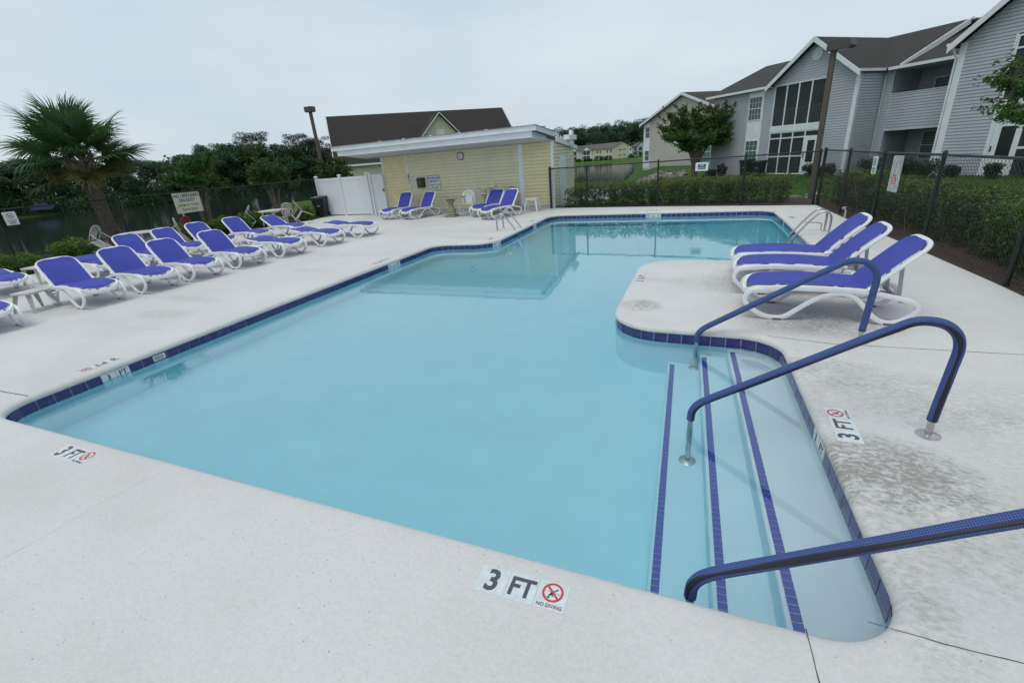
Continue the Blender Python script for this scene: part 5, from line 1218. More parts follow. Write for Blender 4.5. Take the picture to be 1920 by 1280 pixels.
chain_fence([(-17.05, 17.75), (-18.15, 13.3), (-18.5, 9.9), (-18.75, 6.9), (-19.2, 1.0)], 1.68, 'black chain-link fence between the loungers and the lake', [0, 4.6, 8.0, 11.0, 17.0], wire=.0015)
# sign boards on the right and far fences
def board_sign(x, y, z, ang, w, h, base, label, texts, extra=None, th=.012, cat='sign', tilt=0):
    e = tag(empty('sign', (x, y, z), ang), label, cat); e.rotation_euler = (0, tilt, ang)
    mb = MB(); c = fillet([(-w / 2, -h / 2), (w / 2, -h / 2), (w / 2, h / 2), (-w / 2, h / 2)], .02, 4); mb.prism([(p.x, p.y) for p in c], -th, 0, 'y'); build(mb, 'panel', M[base], e)
    for (s, xx, zz_, size, m_, bold, sx) in texts: put_text(e, s, (xx, -th - .0016, zz_), size, M[m_], u=(0, 0, 1), bold=bold, sx=sx)
    if extra: extra(e, th)
    return e
def no_symbol(zc, r, fig):
    def f(e, th):
        g = empty('prohibition_sign', (0, -th - .0012, zc)); g.parent = e; g.rotation_euler = (R(90), 0, 0)
        build(ring_mesh(r * .80, r, None), 'prohibition_ring', M['ink_red'] if fig != 'swim' else M['ink_dark'], g)
        mb = MB(); mb.bar((-r * .64, r * .64, .001), (r * .64, -r * .64, .001), r * .18, .0006); build(mb, 'prohibition_slash', M['ink_red'] if fig != 'swim' else M['ink_dark'], g)
        mb = MB()
        if fig == 'dog':
            mb.bar((-r * .35, .0, 0), (r * .3, .0, 0), r * .22, .0004)
            for x in (-.32, -.2, .18, .3): mb.bar((r * x, 0, 0), (r * x, -r * .38, 0), r * .09, .0004)
            mb.bar((r * .25, 0, 0), (r * .42, r * .28, 0), r * .16, .0004); mb.bar((r * .34, r * .26, 0), (r * .55, r * .18, 0), r * .14, .0004); mb.bar((-r * .35, 0, 0), (-r * .52, r * .25, 0), r * .06, .0004)
        else:
            mb.bar((-r * .35, -r * .3, 0), (r * .1, r * .1, 0), r * .2, .0004); mb.bar((r * .1, r * .1, 0), (r * .45, -r * .05, 0), r * .12, .0004); mb.lathe([(r * .13, 0), (r * .13, .0004)], (r * .2, r * .32, 0), 12)
        build(mb, 'figure', M['ink_dark'], g)
    return f
board_sign(3.115, 12.02, 1.215, R(-88), .235, .335, 'sign_white', 'small white prohibition sign with a ring symbol on the right fence', [('NO DIVING', 0, -.065, .045, 'ink_green', .02, .8), ('SHALLOW', 0, -.105, .038, 'ink_green', .01, .8), ('WATER', 0, -.14, .038, 'ink_green', .01, .8)], no_symbol(.06, .075, 'swim'))
def weath_mat():
    m = mat('weathered_board', (.50, .48, .45), .8); n = m.node_tree; b = n.nodes['Principled BSDF']; t = n.nodes.new('ShaderNodeTexCoord'); mp_ = n.nodes.new('ShaderNodeMapping'); mp_.inputs['Scale'].default_value = (22, 22, 4)
    z = n.nodes.new('ShaderNodeTexNoise'); z.inputs['Scale'].default_value = 1.6; z.inputs['Detail'].default_value = 7; z.inputs['Roughness'].default_value = .7; z.inputs['Distortion'].default_value = .6
    r = n.nodes.new('ShaderNodeValToRGB'); r.color_ramp.elements[0].position = .36; r.color_ramp.elements[0].color = (.17, .15, .14, 1); r.color_ramp.elements[1].position = .52; r.color_ramp.elements[1].color = (.52, .50, .48, 1)
    n.links.new(t.outputs['Object'], mp_.inputs['Vector']); n.links.new(mp_.outputs['Vector'], z.inputs['Vector']); n.links.new(z.outputs['Fac'], r.inputs['Fac']); n.links.new(r.outputs['Color'], b.inputs['Base Color']); return m
M['weathered'] = weath_mat()
def red_patch(e, th):
    mb = MB(); mb.box(-.085, .085, -th - .003, -th - .0002, -.17, -.06); q = build(mb, 'red_panel', M['ink_red'], e); put_text(q, 'POOL', (0, -th - .0045, -.093), .048, M['sign_white'], u=(0, 0, 1), bold=.02); put_text(q, 'CLOSED', (0, -th - .0045, -.140), .042, M['sign_white'], u=(0, 0, 1), bold=.02, sx=.9)
    mb = MB(); mb.box(-.06, -.02, -th - .003, -th - .0002, -.04, .0); mb.box(.02, .06, -th - .003, -th - .0002, -.045, -.005); build(mb, 'red_fleck', M['ink_red'], e)
board_sign(3.205, 11.02, 1.10, R(-84), .36, .63, 'weathered', 'tall weathered white board with a small red panel, on the right fence', [], red_patch, th=.018, tilt=0)
def black_panel(e, th):
    mb = MB(); mb.box(-.115, .115, -th - .003, -th - .0002, -.075, .075); q = build(mb, 'black_panel', M['black'], e)
    put_text(q, 'NO', (0, -th - .0045, .036), .085, M['sign_white'], u=(0, 0, 1), bold=.02); put_text(q, 'SMOKING', (0, -th - .0045, -.036), .062, M['sign_white'], u=(0, 0, 1), bold=.01, sx=.72)
board_sign(-.24, 16.63, 1.19, R(-11.5), .385, .255, 'sign_white', 'white sign with a black panel reading NO SMOKING on the far fence', [], black_panel)
board_sign(-18.30, 12.15, 1.30, R(86), .98, .74, 'sign_cream', 'cream NO LIFEGUARD ON DUTY sign on the lake fence above the loungers',
           [('NO LIFEGUARD', 0, .24, .155, 'ink_blue', .03, .82), ('ON DUTY', 0, .08, .16, 'ink_blue', .03, .84), ('SWIM AT YOUR', 0, -.095, .125, 'ink_dark', .004, .86), ('OWN RISK', 0, -.255, .125, 'ink_dark', .004, .92)])
board_sign(-18.67, 7.17, 1.42, R(88), .29, .37, 'sign_white', 'small white no-dogs sign on the lake fence at the left edge', [('NO BOATING', 0, -.055, .042, 'ink_dark', .01, .85), ('SWIMMING', 0, -.10, .042, 'ink_dark', .01, .8), ('FISHING', 0, -.143, .042, 'ink_dark', .01, .9)], no_symbol(.07, .075, 'dog'))
# red ring buoy holder under the lifeguard sign
e = tag(empty('ring_buoy', (-18.33, 11.83, .66), R(86)), 'faded red ring with a cross strap hung on the fence below the lifeguard sign', 'life ring')
mb = MB(); mb.tube([(.14 * cos(a), -.05, .14 * sin(a)) for a in np.linspace(0, 2 * pi, 21)[:-1]], .045, 8, closed=True, up=(0, 1, 0)); build(mb, 'ring', M['red_plastic'], e, True)
mb = MB(); mb.box(-.12, .12, -.06, -.04, -.11, .10); build(mb, 'plate', M['red_plastic'], e)
mb = MB(); mb.box(-.03, .03, -.05, -.01, .16, .28); build(mb, 'bracket', M['dirty_resin'], e)

# ---- white vinyl fence and gate
vf = tag(empty('vinyl_fence', (-17.1, 17.65, 0), R(-5)), 'white vinyl privacy fence with a gate, left of the yellow pool house', 'fence')
def vpost(x, y=0, h=1.76): 
    mb = MB(); mb.box(x - .055, x + .055, y - .055, y + .055, 0, h); p = build(mb, 'post', M['vinyl'], vf)
    mb = MB(); mb.add([(x - .07, y - .07, h), (x + .07, y - .07, h), (x + .07, y + .07, h), (x - .07, y + .07, h), (x - .07, y - .07, h + .02), (x + .07, y - .07, h + .02), (x + .07, y + .07, h + .02), (x - .07, y + .07, h + .02), (x, y, h + .06)],
                     [(0, 3, 2, 1), (0, 1, 5, 4), (1, 2, 6, 5), (2, 3, 7, 6), (3, 0, 4, 7), (4, 5, 8), (5, 6, 8), (6, 7, 8), (7, 4, 8)]); build(mb, 'post_cap', M['vinyl'], p)
def vpanel(x0, x1, z0=.05, z1=1.68, par=None, y=0):
    for (a, b) in ((z0, z0 + .12), (z1 - .12, z1)): mb = MB(); mb.box(x0, x1, y - .022, y + .022, a, b); build(mb, 'rail', M['vinyl'], par or vf)
    n_ = max(2, round((x1 - x0) / .152)); w = (x1 - x0) / n_
    for i in range(n_): 
        mb = MB(); mb.box(x0 + i * w + .002, x0 + (i + 1) * w - .002, y - .011, y + .011, z0 + .121, z1 - .121); build(mb, 'board', M['vinyl'], par or vf)
for x in (0.0, 1.52, 3.18, 3.36): vpost(x)
vpanel(.056, 1.464); vpanel(1.576, 3.124)
gt = MB(); gt.box(3.44, 3.50, -.03, .03, .06, 1.70); gt.box(4.02, 4.08, -.03, .03, .06, 1.70); g_ = build(gt, 'gate_frame', M['vinyl'], vf); vpanel(3.501, 4.019, .10, 1.70, g_)
mb = MB(); mb.box(4.03, 4.10, -.07, -.031, .98, 1.10); build(mb, 'latch', M['foot_grey'], g_)
# trash bin
def wheelie(x, y, z, rz, label, s=1.0, m_='bin_black'):
    e = tag(empty('trash_bin', (x, y, z), rz), label, 'trash bin'); e.scale = (s, s, s)
    mb = MB(); b, t = .22, .285; h = .86
    mb.add([(-b, -b, .04), (b, -b, .04), (b, b, .10), (-b, b, .10), (-t, -t, h), (t, -t, h), (t, t, h), (-t, t, h)], [(0, 3, 2, 1), (4, 5, 6, 7), (0, 1, 5, 4), (1, 2, 6, 5), (2, 3, 7, 6), (3, 0, 4, 7)]); mb.box(-t - .015, t + .015, -t - .015, t + .015, h - .06, h - .02); build(mb, 'body', M[m_], e)
    mb = MB(); mb.add([(-t - .03, -t - .05, h), (t + .03, -t - .05, h), (t + .03, t + .05, h), (-t - .03, t + .05, h), (-t - .02, -t - .03, h + .05), (t + .02, -t - .03, h + .05), (t, t, h + .08), (-t, t, h + .08)], [(0, 3, 2, 1), (4, 5, 6, 7), (0, 1, 5, 4), (1, 2, 6, 5), (2, 3, 7, 6), (3, 0, 4, 7)]); build(mb, 'lid', M[m_], e)
    mb = MB(); mb.tube([(-.24, t + .10, h - .03), (.24, t + .10, h - .03)], .018, 8); build(mb, 'handle', M[m_], e)
    for sx_ in (-1, 1): mb = MB(); mb.tube([(sx_ * .23, b + .06, .11), (sx_ * .28, b + .06, .11)], .11, 14); build(mb, 'wheel', M['black'], e, True)
    mb = MB(); mb.box(-.06, .06, -.262, -.255, .50, .54); build(mb, 'label_plate', M['strut_grey'], e)
wheelie(-16.80, 17.28, 0, R(20), 'black wheeled trash bin at the left end of the white vinyl fence')
p = Ma @ Vector((-3.3, -.7, 0)); wheelie(p.x, p.y, -.5, R(-45), 'dark wheeled bin at the grey building wall, left one of the pair', 1.15)
p = Ma @ Vector((-2.3, -.75, 0)); wheelie(p.x, p.y, -.5, R(-40), 'dark wheeled bin by the screened porch, right one of the pair', 1.05)
p = Ma @ Vector((-9.5, -2.2, 0)); 
# ---- lamp posts
e = tag(empty('lamp_post', (-27.35, 29.15, gz(-27.3, 29.1))), 'weathered lamp post with a boxy head, leaning behind the white vinyl fence on the left', 'lamp post'); g = e.location.z
mb = MB(); mb.tube([(0, 0, 0), (0, 0, 6.1 - g)], .13, 12); build(mb, 'pole', M['brown_metal'], e, True)
mb = MB(); mb.box(-.30, .30, -.25, .25, 6.1 - g, 6.45 - g); build(mb, 'lamp_head', M['lamp_brown'], e); mb = MB(); mb.box(-.22, .22, -.18, .18, 6.085 - g, 6.099 - g); build(mb, 'lens', M['blind_glass'], e)
e = tag(empty('lamp_post', (3.40, 19.75, -.5), R(-35)), 'tall square brown lamp post with a shoebox head in front of the grey building', 'lamp post')
mb = MB(); mb.box(-.068, .068, -.068, .068, 0, 4.82); build(mb, 'pole', M['brown_metal'], e)
mb = MB(); mb.prism([(-.14, 4.78), (.50, 4.78), (.56, 4.84), (.50, 5.04), (-.06, 5.04), (-.14, 4.95)], -.20, .20); build(mb, 'lamp_head', M['lamp_brown'], e); mb = MB(); mb.box(-.08, .46, -.16, .16, 4.768, 4.779); build(mb, 'lens', M['blind_glass'], e)
# hose bibb by the deck edge
e = tag(empty('hose_bibb', (3.02, 13.15, -.05)), 'white standpipe with a tap beside the deck edge, by the right fence', 'tap')
mb = MB(); mb.tube([(0, 0, 0), (0, 0, .22), (-.02, 0, .27), (-.08, 0, .29)], .018, 8); build(mb, 'pipe', M['dirty_resin'], e, True); mb = MB(); mb.lathe([(.03, 0), (.035, .01), (.03, .02)], (-.03, 0, .29), 10); build(mb, 'tap_handle', M['dirty_resin'], e)
# boat on the far bank
d = raydir(70, 362); X, Y = d.x * 165, d.y * 165
e = tag(empty('boat', (X, Y, gz(X, Y) + 2.4), R(50)), 'small dark blue covered boat among the trees on the far bank, far left', 'boat')
mb = MB(); mb.prism([(-2.2, 0), (1.8, 0), (2.6, .8), (-2.3, .8)], -.9, .9); build(mb, 'hull', M['boat_blue'], e); mb = MB(); mb.prism([(-1.2, .8), (1.0, .8), (.4, 1.5), (-1.2, 1.5)], -.75, .75); build(mb, 'cabin', M['boat_blue'], e)

# ================================================================== POOL RAILS
def uv_tube(pts, r, name, m_, parent, n=20, dens=112):
    pts = [Vector(p) for p in pts]; mb = MB(); mb.tube(pts, r, n, caps=True); me = mb.mesh(name, m_, True); uv = me.uv_layers.new(name='UVMap')
    cum = [0]
    for a, b in zip(pts, pts[1:]): cum.append(cum[-1] + (b - a).length)
    circ = round(2 * pi * r * dens)
    for poly in me.polygons:
        if poly.loop_total != 4: continue
        js = [me.loops[l].vertex_index % n for l in poly.loop_indices]; wrap = max(js) - min(js) > 1
        for l in poly.loop_indices:
            v = me.loops[l].vertex_index; j = v % n
            if wrap and j == 0: j = n
            uv.data[l].uv = (j / n * circ, cum[v // n] * dens)
    return link(name, me, parent)
def handrail(y, label, seam_side, twist=0.0, dx=0):
    e = tag(empty('pool_handrail', (1.49 + dx, y, 0)), label, 'handrail', 'blue-sleeved handrails over the pool steps')
    path = [(1.488, 0, .115), (1.497, 0, .30), (1.508, 0, .50), (1.512, 0, .64), (1.478, 0, .735), (1.395, 0, .795), (1.27, 0, .800), (1.15, 0, .735), (.969, 0, .625), (.687, 0, .445), (.372, 0, .245), (.15, 0, .105), (.055, 0, .035), (.012, 0, -.035), (.004, 0, -.115)]
    c = [Vector((p[0] - 1.49, p[1], p[2])) for p in catmull(path, 6)]
    uv_tube(c, .030, 'sleeve', M['cover'], e)
    # open zipper seam: a dark strip along one side of the sleeve
    mb = MB(); vs = []
    for i, p in enumerate(c):
        d = (c[min(i + 1, len(c) - 1)] - c[max(i - 1, 0)]).normalized(); u_ = Vector((0, 1, 0)) * seam_side; w_ = d.cross(u_).normalized()
        t = twist * i / len(c); r1 = u_ * cos(t) + w_ * sin(t); r2 = d.cross(r1)
        wd = .011 * (1 + .3 * sin(i * .35)); vs += [p + r1 * .0305 * cos(.0) + r2 * wd - r1 * .0015, p + r1 * .0335, p + r1 * .0305 - r2 * wd - r1 * .0015]
    k = len(c); mb.add(vs, [f for i in range(k - 1) for f in ((3 * i, 3 * i + 1, 3 * i + 4, 3 * i + 3), (3 * i + 1, 3 * i + 2, 3 * i + 5, 3 * i + 4))]); build(mb, 'zip_seam', M['black_trim'], e, True)
    mb = MB(); mb.tube([(0, 0, 0), (-.002, 0, .13)], .021, 14); mb.tube([(-1.486, 0, -.10), (-1.486, 0, -.82)], .021, 14); build(mb, 'steel_pipe', M['steel'], e, True)
    for (x, z) in ((0, 0.0005), (-1.486, -.80)):
        mb = MB(); mb.lathe([(.068, 0), (.068, .004), (.045, .014), (.024, .018)], (x, 0, z), 24); build(mb, 'flange', M['flange'], e, True)
handrail(5.09, 'blue-sleeved handrail farthest from the camera, next to the nearest lounger', 1, -.9)
handrail(3.42, 'blue-sleeved handrail in the middle of the three, over the pool steps', -1, -.6)
handrail(1.765, 'blue-sleeved handrail nearest the camera, cut off by the right edge of the picture', -1, .7, .06)
def ladder(x, y0, y1, sg, label, h=.44):
    """sg: direction toward the pool in x"""
    e = tag(empty('pool_ladder', (x, y0, 0)), label, 'pool ladder', 'steel pool ladders')
    for yy in (0, y1 - y0):
        P = [(0, yy, 0), (0, yy, .30), (sg * .03, yy, .40), (sg * .12, yy, h + .02), (sg * .23, yy, h - .03), (sg * .38, yy, .25), (sg * .55, yy, .02), (sg * .62, yy, -.12), (sg * .63, yy, -.4), (sg * .63, yy, -1.1)]
        mb = MB(); mb.tube(catmull(P, 6), .021, 12); build(mb, 'side_rail', M['steel'], e, True)
        mb = MB(); mb.lathe([(.055, 0), (.055, .004), (.03, .016)], (0, yy, .0005), 18); build(mb, 'flange', M['flange'], e, True)
    for z in (-.38, -.66, -.94): mb = MB(); mb.box(min(sg * .60, sg * .68), max(sg * .60, sg * .68), .02, y1 - y0 - .02, z, z + .025); build(mb, 'tread', M['white_resin'], e)
    return e
ladder(-5.585, 12.33, 12.78, 1, 'stainless steel pool ladder at the left side, toward the pool house loungers')
l2 = ladder(2.31, 11.01, 11.42, -1, 'stainless steel pool ladder at the right side, behind the three loungers')
mb = MB(); mb.tube(catmull([(-.03, .60, 0), (-.03, .60, .10), (-.08, .60, .145), (-.34, .58, .165)], 5), .012, 8); build(mb, 'support_rod', M['steel'], l2, True)

# ================================================================== SUN LOUNGERS
def lounger_proto():
    e = empty('sun_lounger')
    yr = .315
    low = [(-.06, .352), (-.20, .347), (-.295, .325), (-.34, .265), (-.335, .195), (-.27, .12), (-.15, .045), (-.02, .022), (.07, .040), (.17, .115), (.29, .215), (.42, .295), (.55, .322), (.68, .295), (.78, .20), (.88, .085), (.98, .026), (1.09, .030), (1.19, .095), (1.245, .175), (1.225, .235), (1.14, .272), (1.0, .305), (.86, .335)]
    for s in (-1, 1):
        mb = MB(); mb.tube(catmull([(x, s * yr, z) for x, z in low], 4), .028, 8, ry=.023, up=(0, 1, 0), sq=.75); build(mb, 'leg_frame', M['white_resin'], e, True)
        for x in (.0, 1.03):
            mb = MB(); mb.box(x - .045, x + .045, s * yr - .028, s * yr + .028, 0, .022); build(mb, 'foot_pad', M['foot_grey'], e)
    # seat frame ring with rounded foot end
    def zt(x): return .352 + .030 * math.sin(min(max((x + .33) / 1.1, 0), 1) * pi) - (.07 * ((-.22 - x) / .12) ** 2 if x < -.22 else 0)
    ring = [(.84, -yr), (.5, -yr), (.1, -yr), (-.12, -yr + .003), (-.24, -yr + .03), (-.31, -yr + .10), (-.335, -yr + .20), (-.34, 0), (-.335, yr - .20), (-.31, yr - .10), (-.24, yr - .03), (-.12, yr - .003), (.1, yr), (.5, yr), (.84, yr)]
    mb = MB(); mb.tube([(x, y, z) for x, y, z in catmull([(a, b, zt(a) - .008) for a, b in ring], 4)], .026, 8, ry=.033, up=(0, 0, 1), sq=.7); build(mb, 'seat_frame', M['white_resin'], e, True)
    def sheet_(x0, x1, prof_w, zf, nx_=14, ny=6, sag=.012):
        mb = MB()
        for i in range(nx_ + 1):
            x = x0 + (x1 - x0) * i / nx_; w = prof_w(x)
            for j in range(ny + 1): t = j / ny * 2 - 1; mb.v.append((x, w * t, zf(x) + .031 - sag * (1 - t * t)))
        for i in range(nx_):
            for j in range(ny): a = i * (ny + 1) + j; mb.f.append((a, a + ny + 1, a + ny + 2, a + 1)); mb.m.append(0)
        return mb
    def w_seat(x): return (yr - .028) * (math.sqrt(max(0.02, 1 - max(0, (-.02 - x) / .305) ** 4.5)))
    build(sheet_(-.315, .80, w_seat, zt, nx_=30), 'seat_sling', M['sling'], e, True)
    for x in (.05, .62): mb = MB(); mb.box(x - .02, x + .02, -yr + .02, yr - .02, .315, .34); build(mb, 'cross_bar', M['strut_grey'], e)
    for s in (-1, 1): mb = MB(); mb.tube([(.80, s * (yr - .0), .352), (.80, s * (yr + .012), .378), (.84, s * (yr + .010), .392), (.885, s * yr, .372)], .024, 8); build(mb, 'hinge', M['white_resin'], e, True)
    # back section, local origin at the hinge
    L = .72
    ring = [(0, -yr + .012), (.20, -yr + .006), (.42, -yr + .008), (.58, -yr + .02), (.665, -yr + .06), (.712, -yr + .14), (.725, 0), (.712, yr - .14), (.665, yr - .06), (.58, yr - .02), (.42, yr - .008), (.20, yr - .006), (0, yr - .012)]
    def zb(x): return .035 * (x / L) ** 2 + (.02 * math.sin(x / L * pi))
    mb = MB(); mb.tube(catmull([(a, b, zb(a)) for a, b in ring], 4), .027, 8, ry=.020, up=(0, 0, 1), sq=.7); mbk = mb.mesh('back_frame', M['white_resin'], True); smooth_by_angle(mbk)
    def w_back(x): return (yr - .031) * math.sqrt(max(.02, 1 - (max(0, (x - .42) / .298)) ** 7.0))
    slk = sheet_(-.02, .706, w_back, zb, nx_=22).mesh('back_sling', M['sling'], True)
    return e, mbk, slk
LP, BK, SL = lounger_proto()
def strut_mesh(ang):
    a = R(ang); x = .80 + .40 * cos(a); z = .36 + .40 * sin(a); mb = MB()
    for s in (-.2, .2): mb.bar((x - .03 * sin(a), s, z + .0), (1.08 + .1 * (1 - ang / 60), s, .25), .035, .012, up=(0, 1, 0))
    mb.bar((1.08 + .1 * (1 - ang / 60), -.29, .25), (1.08 + .1 * (1 - ang / 60), .29, .25), .03, .03); mb.bar((1.0, .26, .2), (1.2, .26, .19), .035, .02); return mb.mesh('support_strut', M['strut_grey'])
_sm = {}
def lounger(x, y, rz, back, label, group, first=[True]):
    if first[0]: e = LP; first[0] = False
    else:
        e = LP.copy(); C.objects.link(e)
        for ch in LP.children:
            if ch.name.startswith(('back_', 'support')): continue
            c = ch.copy(); C.objects.link(c); c.parent = e
    e.location = (x, y, 0); e.rotation_euler = (0, 0, R(rz)); tag(e, label, 'sun lounger', group)
    for nm, me in (('back_frame', BK), ('back_sling', SL)):
        o = link(nm, me, e, (.80, 0, .362)); o.rotation_euler = (0, -R(back), 0); o.scale = (.92, 1, 1)
    if back > 12:
        if back not in _sm: _sm[back] = strut_mesh(back)
        link('support_strut', _sm[back], e)
GL, GM_, GB, GR = 'front row of loungers along the left side of the pool', 'back row of loungers by the lake fence', 'loungers in front of the pool house', 'loungers on the peninsula'
lounger(-10.39, 4.67, 174, 39, 'raised lounger nearest the camera in the front row, beside the small grey side table', GL)
lounger(-10.29, 5.64, 174.5, 41, 'raised lounger, second from the grey side table in the front row', GL)
lounger(-10.21, 6.56, 175, 41, 'raised lounger, third from the grey side table in the front row', GL)
lounger(-10.19, 7.69, 173, 41, 'raised lounger, fourth in the front row, last before the flat ones', GL)
lounger(-10.11, 8.92, 170, 2, 'flat lounger in the front row, first beyond the raised ones', GL)
lounger(-10.09, 10.38, 169, 3, 'flat lounger in the front row, middle one of the three flat ones', GL)
lounger(-9.96, 11.78, 176, 3, 'flat lounger standing apart at the far end of the front row, toward the building', GL)
lounger(-10.45, 3.18, 174, 3, 'lounger cut off by the left edge, its foot end on the near deck', GL)
lounger(-13.95, 4.82, 172, 3, 'flat lounger in the back row cut off by the left edge', GM_)
lounger(-13.35, 6.42, 173, 3, 'flat lounger in the back row, behind the two nearest raised ones', GM_)
lounger(-13.33, 7.53, 174, 39, 'raised lounger in the back row, in front of the grey table by the palm', GM_)
lounger(-13.35, 8.53, 174, 39, 'raised lounger in the back row, beside the tipped chair and below the sign', GM_)
lounger(-13.30, 9.48, 174, 41, 'raised lounger in the back row, right of the lifeguard sign', GM_)
lounger(-13.30, 10.72, 174, 39, 'raised lounger in the back row next to the low white side table', GM_)
lounger(-13.05, 12.0, 173, 25, 'half-reclined lounger in the back row, in front of the table with tipped chairs', GM_)
lounger(-11.70, 15.70, 86, 52, 'leftmost lounger by the yellow wall, next to the white gate', GB)
lounger(-10.62, 15.50, 76, 51, 'lounger by the yellow wall below the green box, left of the stone pedestal', GB)
lounger(-7.62, 15.62, 84, 41, 'lounger behind the pool ladder one, beside the white fan-back chair', GB)
lounger(-6.87, 14.80, 72, 47, 'lounger nearest the steel ladder in front of the yellow wall', GB)
lounger(.83, 5.965, -.4, 43, 'lounger nearest the camera on the peninsula, behind the handrail', GR)
lounger(.76, 6.95, -1.5, 42, 'middle lounger of the three on the peninsula', GR)
lounger(.76, 7.72, 1.0, 42, 'farthest lounger of the three on the peninsula, at the water edge', GR)

# ================================================================== TABLES, CHAIRS
def side_table(x, y, rz, label, m_='white_resin', h=.40, w=.44):
    e = tag(empty('side_table', (x, y, 0), R(rz)), label, 'side table', 'small resin side tables')
    c = fillet([(-w / 2, -w / 2), (w / 2, -w / 2), (w / 2, w / 2), (-w / 2, w / 2)], .06, 4); mb = MB(); mb.prism([(p.x, p.y) for p in c], h - .03, h, 'z'); build(mb, 'table_top', M[m_], e)
    for sx_ in (-1, 1):
        for sy in (-1, 1):
            mb = MB(); a, b = w / 2 - .06, w / 2 + .02
            for (dx, dy) in ((0, 1), (1, 0)):
                wx, wy = (.045, .008) if dx == 0 else (.008, .045)
                top = Vector((sx_ * a, sy * a, h - .03)); bot = Vector((sx_ * b, sy * b, 0))
                vs = [top + Vector((-wx, -wy, 0)), top + Vector((wx, -wy, 0)), top + Vector((wx, wy, 0)), top + Vector((-wx, wy, 0))] + [bot + Vector((sa * wx * .45, sb * wy * .45, 0)) for sa, sb in ((-1, -1), (1, -1), (1, 1), (-1, 1))]
                mb.add(vs, [(0, 1, 2, 3), (7, 6, 5, 4), (0, 4, 5, 1), (1, 5, 6, 2), (2, 6, 7, 3), (3, 7, 4, 0)])
            build(mb, 'leg', M[m_], e)
    return e
side_table(-11.36, 4.16, 12, 'small grey side table beside the nearest raised lounger on the left', 'dirty_resin', .36, .42)
side_table(-14.75, 5.75, 10, 'white side table behind the nearest raised lounger, by the bushes', 'dirty_resin', .40, .5)
side_table(-14.05, 11.35, 5, 'low white side table in front of the half-reclined lounger', 'white_resin', .34, .5)
side_table(-10.75, 8.40, 8, 'white side table tucked under the head of the first flat lounger', 'white_resin', .33, .40)
side_table(-11.0, 9.75, 4, 'white side table between the first two flat loungers', 'white_resin', .33, .42)
side_table(-6.02, 16.62, 4, 'white side table against the yellow wall, right of the loungers', 'white_resin', .46, .46)
side_table(1.92, 7.36, 2, 'pale side table between the two farther loungers on the peninsula', 'dirty_resin', .20, .46)

def chair(loc, rot, m_, label, kind='fan', group=None):
    """monobloc resin armchair; local front is -y; rot is an euler"""
    e = tag(empty('resin_chair', loc), label, 'chair', group); e.rotation_euler = rot; W_ = .27
    mb = MB(); c = fillet([(-.23, -.24), (.23, -.24), (.20, .20), (-.20, .20)], .05, 4)
    vs0 = [(p.x, p.y, .415 + .02 * abs(p.x) / .23 - .015 * (p.y > 0)) for p in c]; k = len(vs0); mb.add(vs0 + [(x, y, z - .018) for x, y, z in vs0], [tuple(range(k)), tuple(reversed(range(k, 2 * k)))] + [(i, i + k, (i + 1) % k + k, (i + 1) % k) for i in range(k)]); build(mb, 'seat', M[m_], e)
    for sx_ in (-1, 1):
        for (y0, y1, zt_) in ((-.22, -.27, .63), (.17, .26, .41)):
            mb = MB(); a0, a1 = sx_ * (.235 if y0 < 0 else .20), sx_ * .26
            mb.tube([(a1, y1, 0), (a0 + sx_ * .02, (y0 + y1) / 2, zt_ * .55), (a0 + sx_ * .02, y0, zt_)], [.017, .022, .024], 7); build(mb, 'leg', M[m_], e, True)
        mb = MB(); mb.tube(catmull([(sx_ * .255, -.24, .62), (sx_ * .27, -.10, .645), (sx_ * .265, .08, .63), (sx_ * .235, .24, .66)], 4), .021, 8, ry=.012, up=(0, 0, 1)); build(mb, 'armrest', M[m_], e, True)
    # back
    def bp_(x, z): return (x, .20 + (z - .42) * .26 + .05 * (1 - (x / .24) ** 2) * .6, z)
    mb = MB()
    if kind == 'fan':
        arc = [bp_(-.215, .44), bp_(-.235, .58), bp_(-.215, .72), bp_(-.15, .82), bp_(0, .865), bp_(.15, .82), bp_(.215, .72), bp_(.235, .58), bp_(.215, .44)]
        mb.tube(catmull(arc, 4), .022, 8, ry=.012, up=(0, 1, 0)); build(mb, 'back_rim', M[m_], e, True)
        for f in (-.85, -.57, -.28, 0, .28, .57, .85):
            a = f * 1.15; x1, z1 = .215 * sin(a) * 1.02, .66 + .19 * cos(a); x0 = f * .11
            mb = MB(); mb.tube([bp_(x0, .43), bp_(x0, .58), bp_(x1, z1)], .013, 6, ry=.006, up=(0, 1, 0)); build(mb, 'back_slat', M[m_], e, True)
    else:
        arc = [bp_(-.20, .44), bp_(-.22, .62), bp_(-.215, .84), bp_(-.10, .875), bp_(.10, .875), bp_(.215, .84), bp_(.22, .62), bp_(.20, .44)]
        mb.tube(catmull(arc, 4), .024, 8, ry=.012, up=(0, 1, 0)); build(mb, 'back_rim', M[m_], e, True)
        for f in range(-3, 4): mb = MB(); mb.tube([bp_(f * .045, .43), bp_(f * .052, .86)], .014, 6, ry=.006, up=(0, 1, 0)); build(mb, 'back_slat', M[m_], e, True)
    return e
chair((-8.55, 16.28, 0), (0, 0, R(12)), 'white_resin', 'white fan-back resin chair right of the stone pedestal')
chair((-8.10, 16.95, .22), (R(-14), 0, R(-10)), 'dirty_resin', 'slat-back white resin chair leaning on the wall behind the fan-back chair', 'slat')
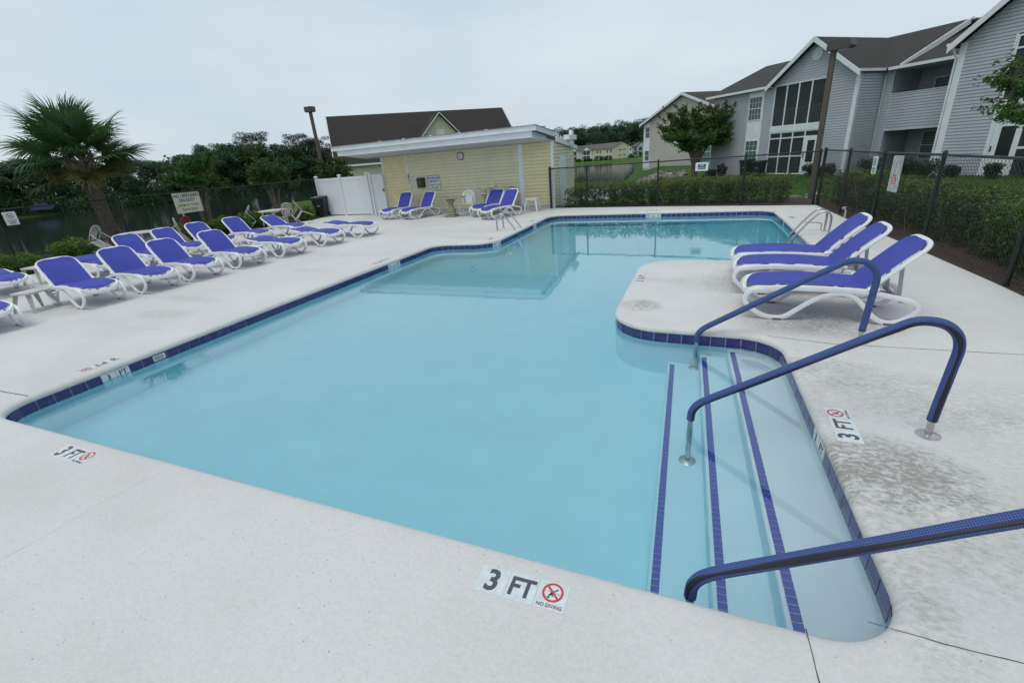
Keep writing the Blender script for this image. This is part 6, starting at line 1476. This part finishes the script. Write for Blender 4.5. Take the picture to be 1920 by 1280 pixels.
chair((-6.95, 17.02, 0), (0, 0, R(25)), 'beige_resin', 'beige resin chair half hidden between the two right loungers by the wall')
chair((-17.25, 8.15, .12), (R(40), 0, R(120)), 'grey_resin', 'grey resin chair tipped against the table near the palm, legs in the air')
chair((-15.55, 9.75, .06), (R(24), 0, R(-37)), 'grey_resin', 'grey resin chair tipped in at the right of the table near the palm')
chair((-17.35, 13.35, .15), (R(52), 0, R(128)), 'grey_resin', 'grey resin chair tipped against the left of the farther grey table')
chair((-15.45, 13.95, .04), (R(12), 0, R(-95)), 'grey_resin', 'grey resin chair standing in front of the farther grey table')
chair((-15.55, 15.15, .14), (R(50), 0, R(-36)), 'grey_resin', 'grey resin chair tipped against the right of the farther grey table')
def round_table(x, y, label, r=.50, h=.70, m_='grey_resin'):
    e = tag(empty('garden_table', (x, y, 0)), label, 'table'); mb = MB(); mb.lathe([(r - .03, 0), (r, .01), (r, .03), (r - .02, .04)], (0, 0, h - .04), 32); build(mb, 'table_top', M[m_], e, True)
    for k in range(4): a = pi / 4 + k * pi / 2; mb = MB(); mb.tube([(r * .7 * cos(a), r * .7 * sin(a), h - .04), (r * .85 * cos(a), r * .85 * sin(a), 0)], [.035, .02], 8); build(mb, 'leg', M[m_], e, True)
round_table(-16.15, 8.85, 'round grey resin table between tipped chairs near the palm', m_='dirty_resin'); round_table(-16.35, 14.15, 'round grey resin table with tipped chairs, in front of the bushes', m_='dirty_resin', r=.55)
# stone pedestal with a broken slab
e = tag(empty('stone_pedestal', (-8.98, 15.78, 0)), 'weathered stone pedestal with a thin tilted top, in front of the yellow wall', 'pedestal')
mb = MB(); mb.box(-.20, .20, -.20, .20, 0, .07); mb.lathe([(.18, .071), (.19, .11), (.15, .15), (.165, .20), (.15, .26), (.095, .38), (.085, .46), (.11, .54), (.165, .585), (.165, .62)], n=20); build(mb, 'column', M['stone'], e, True)
mb = MB(); mb.box(-.60, .62, -.20, .20, .621, .655); o = build(mb, 'top_slab', M['stone'], e); o.rotation_euler = (0, R(-5), 0); o.location = (0, 0, .02)
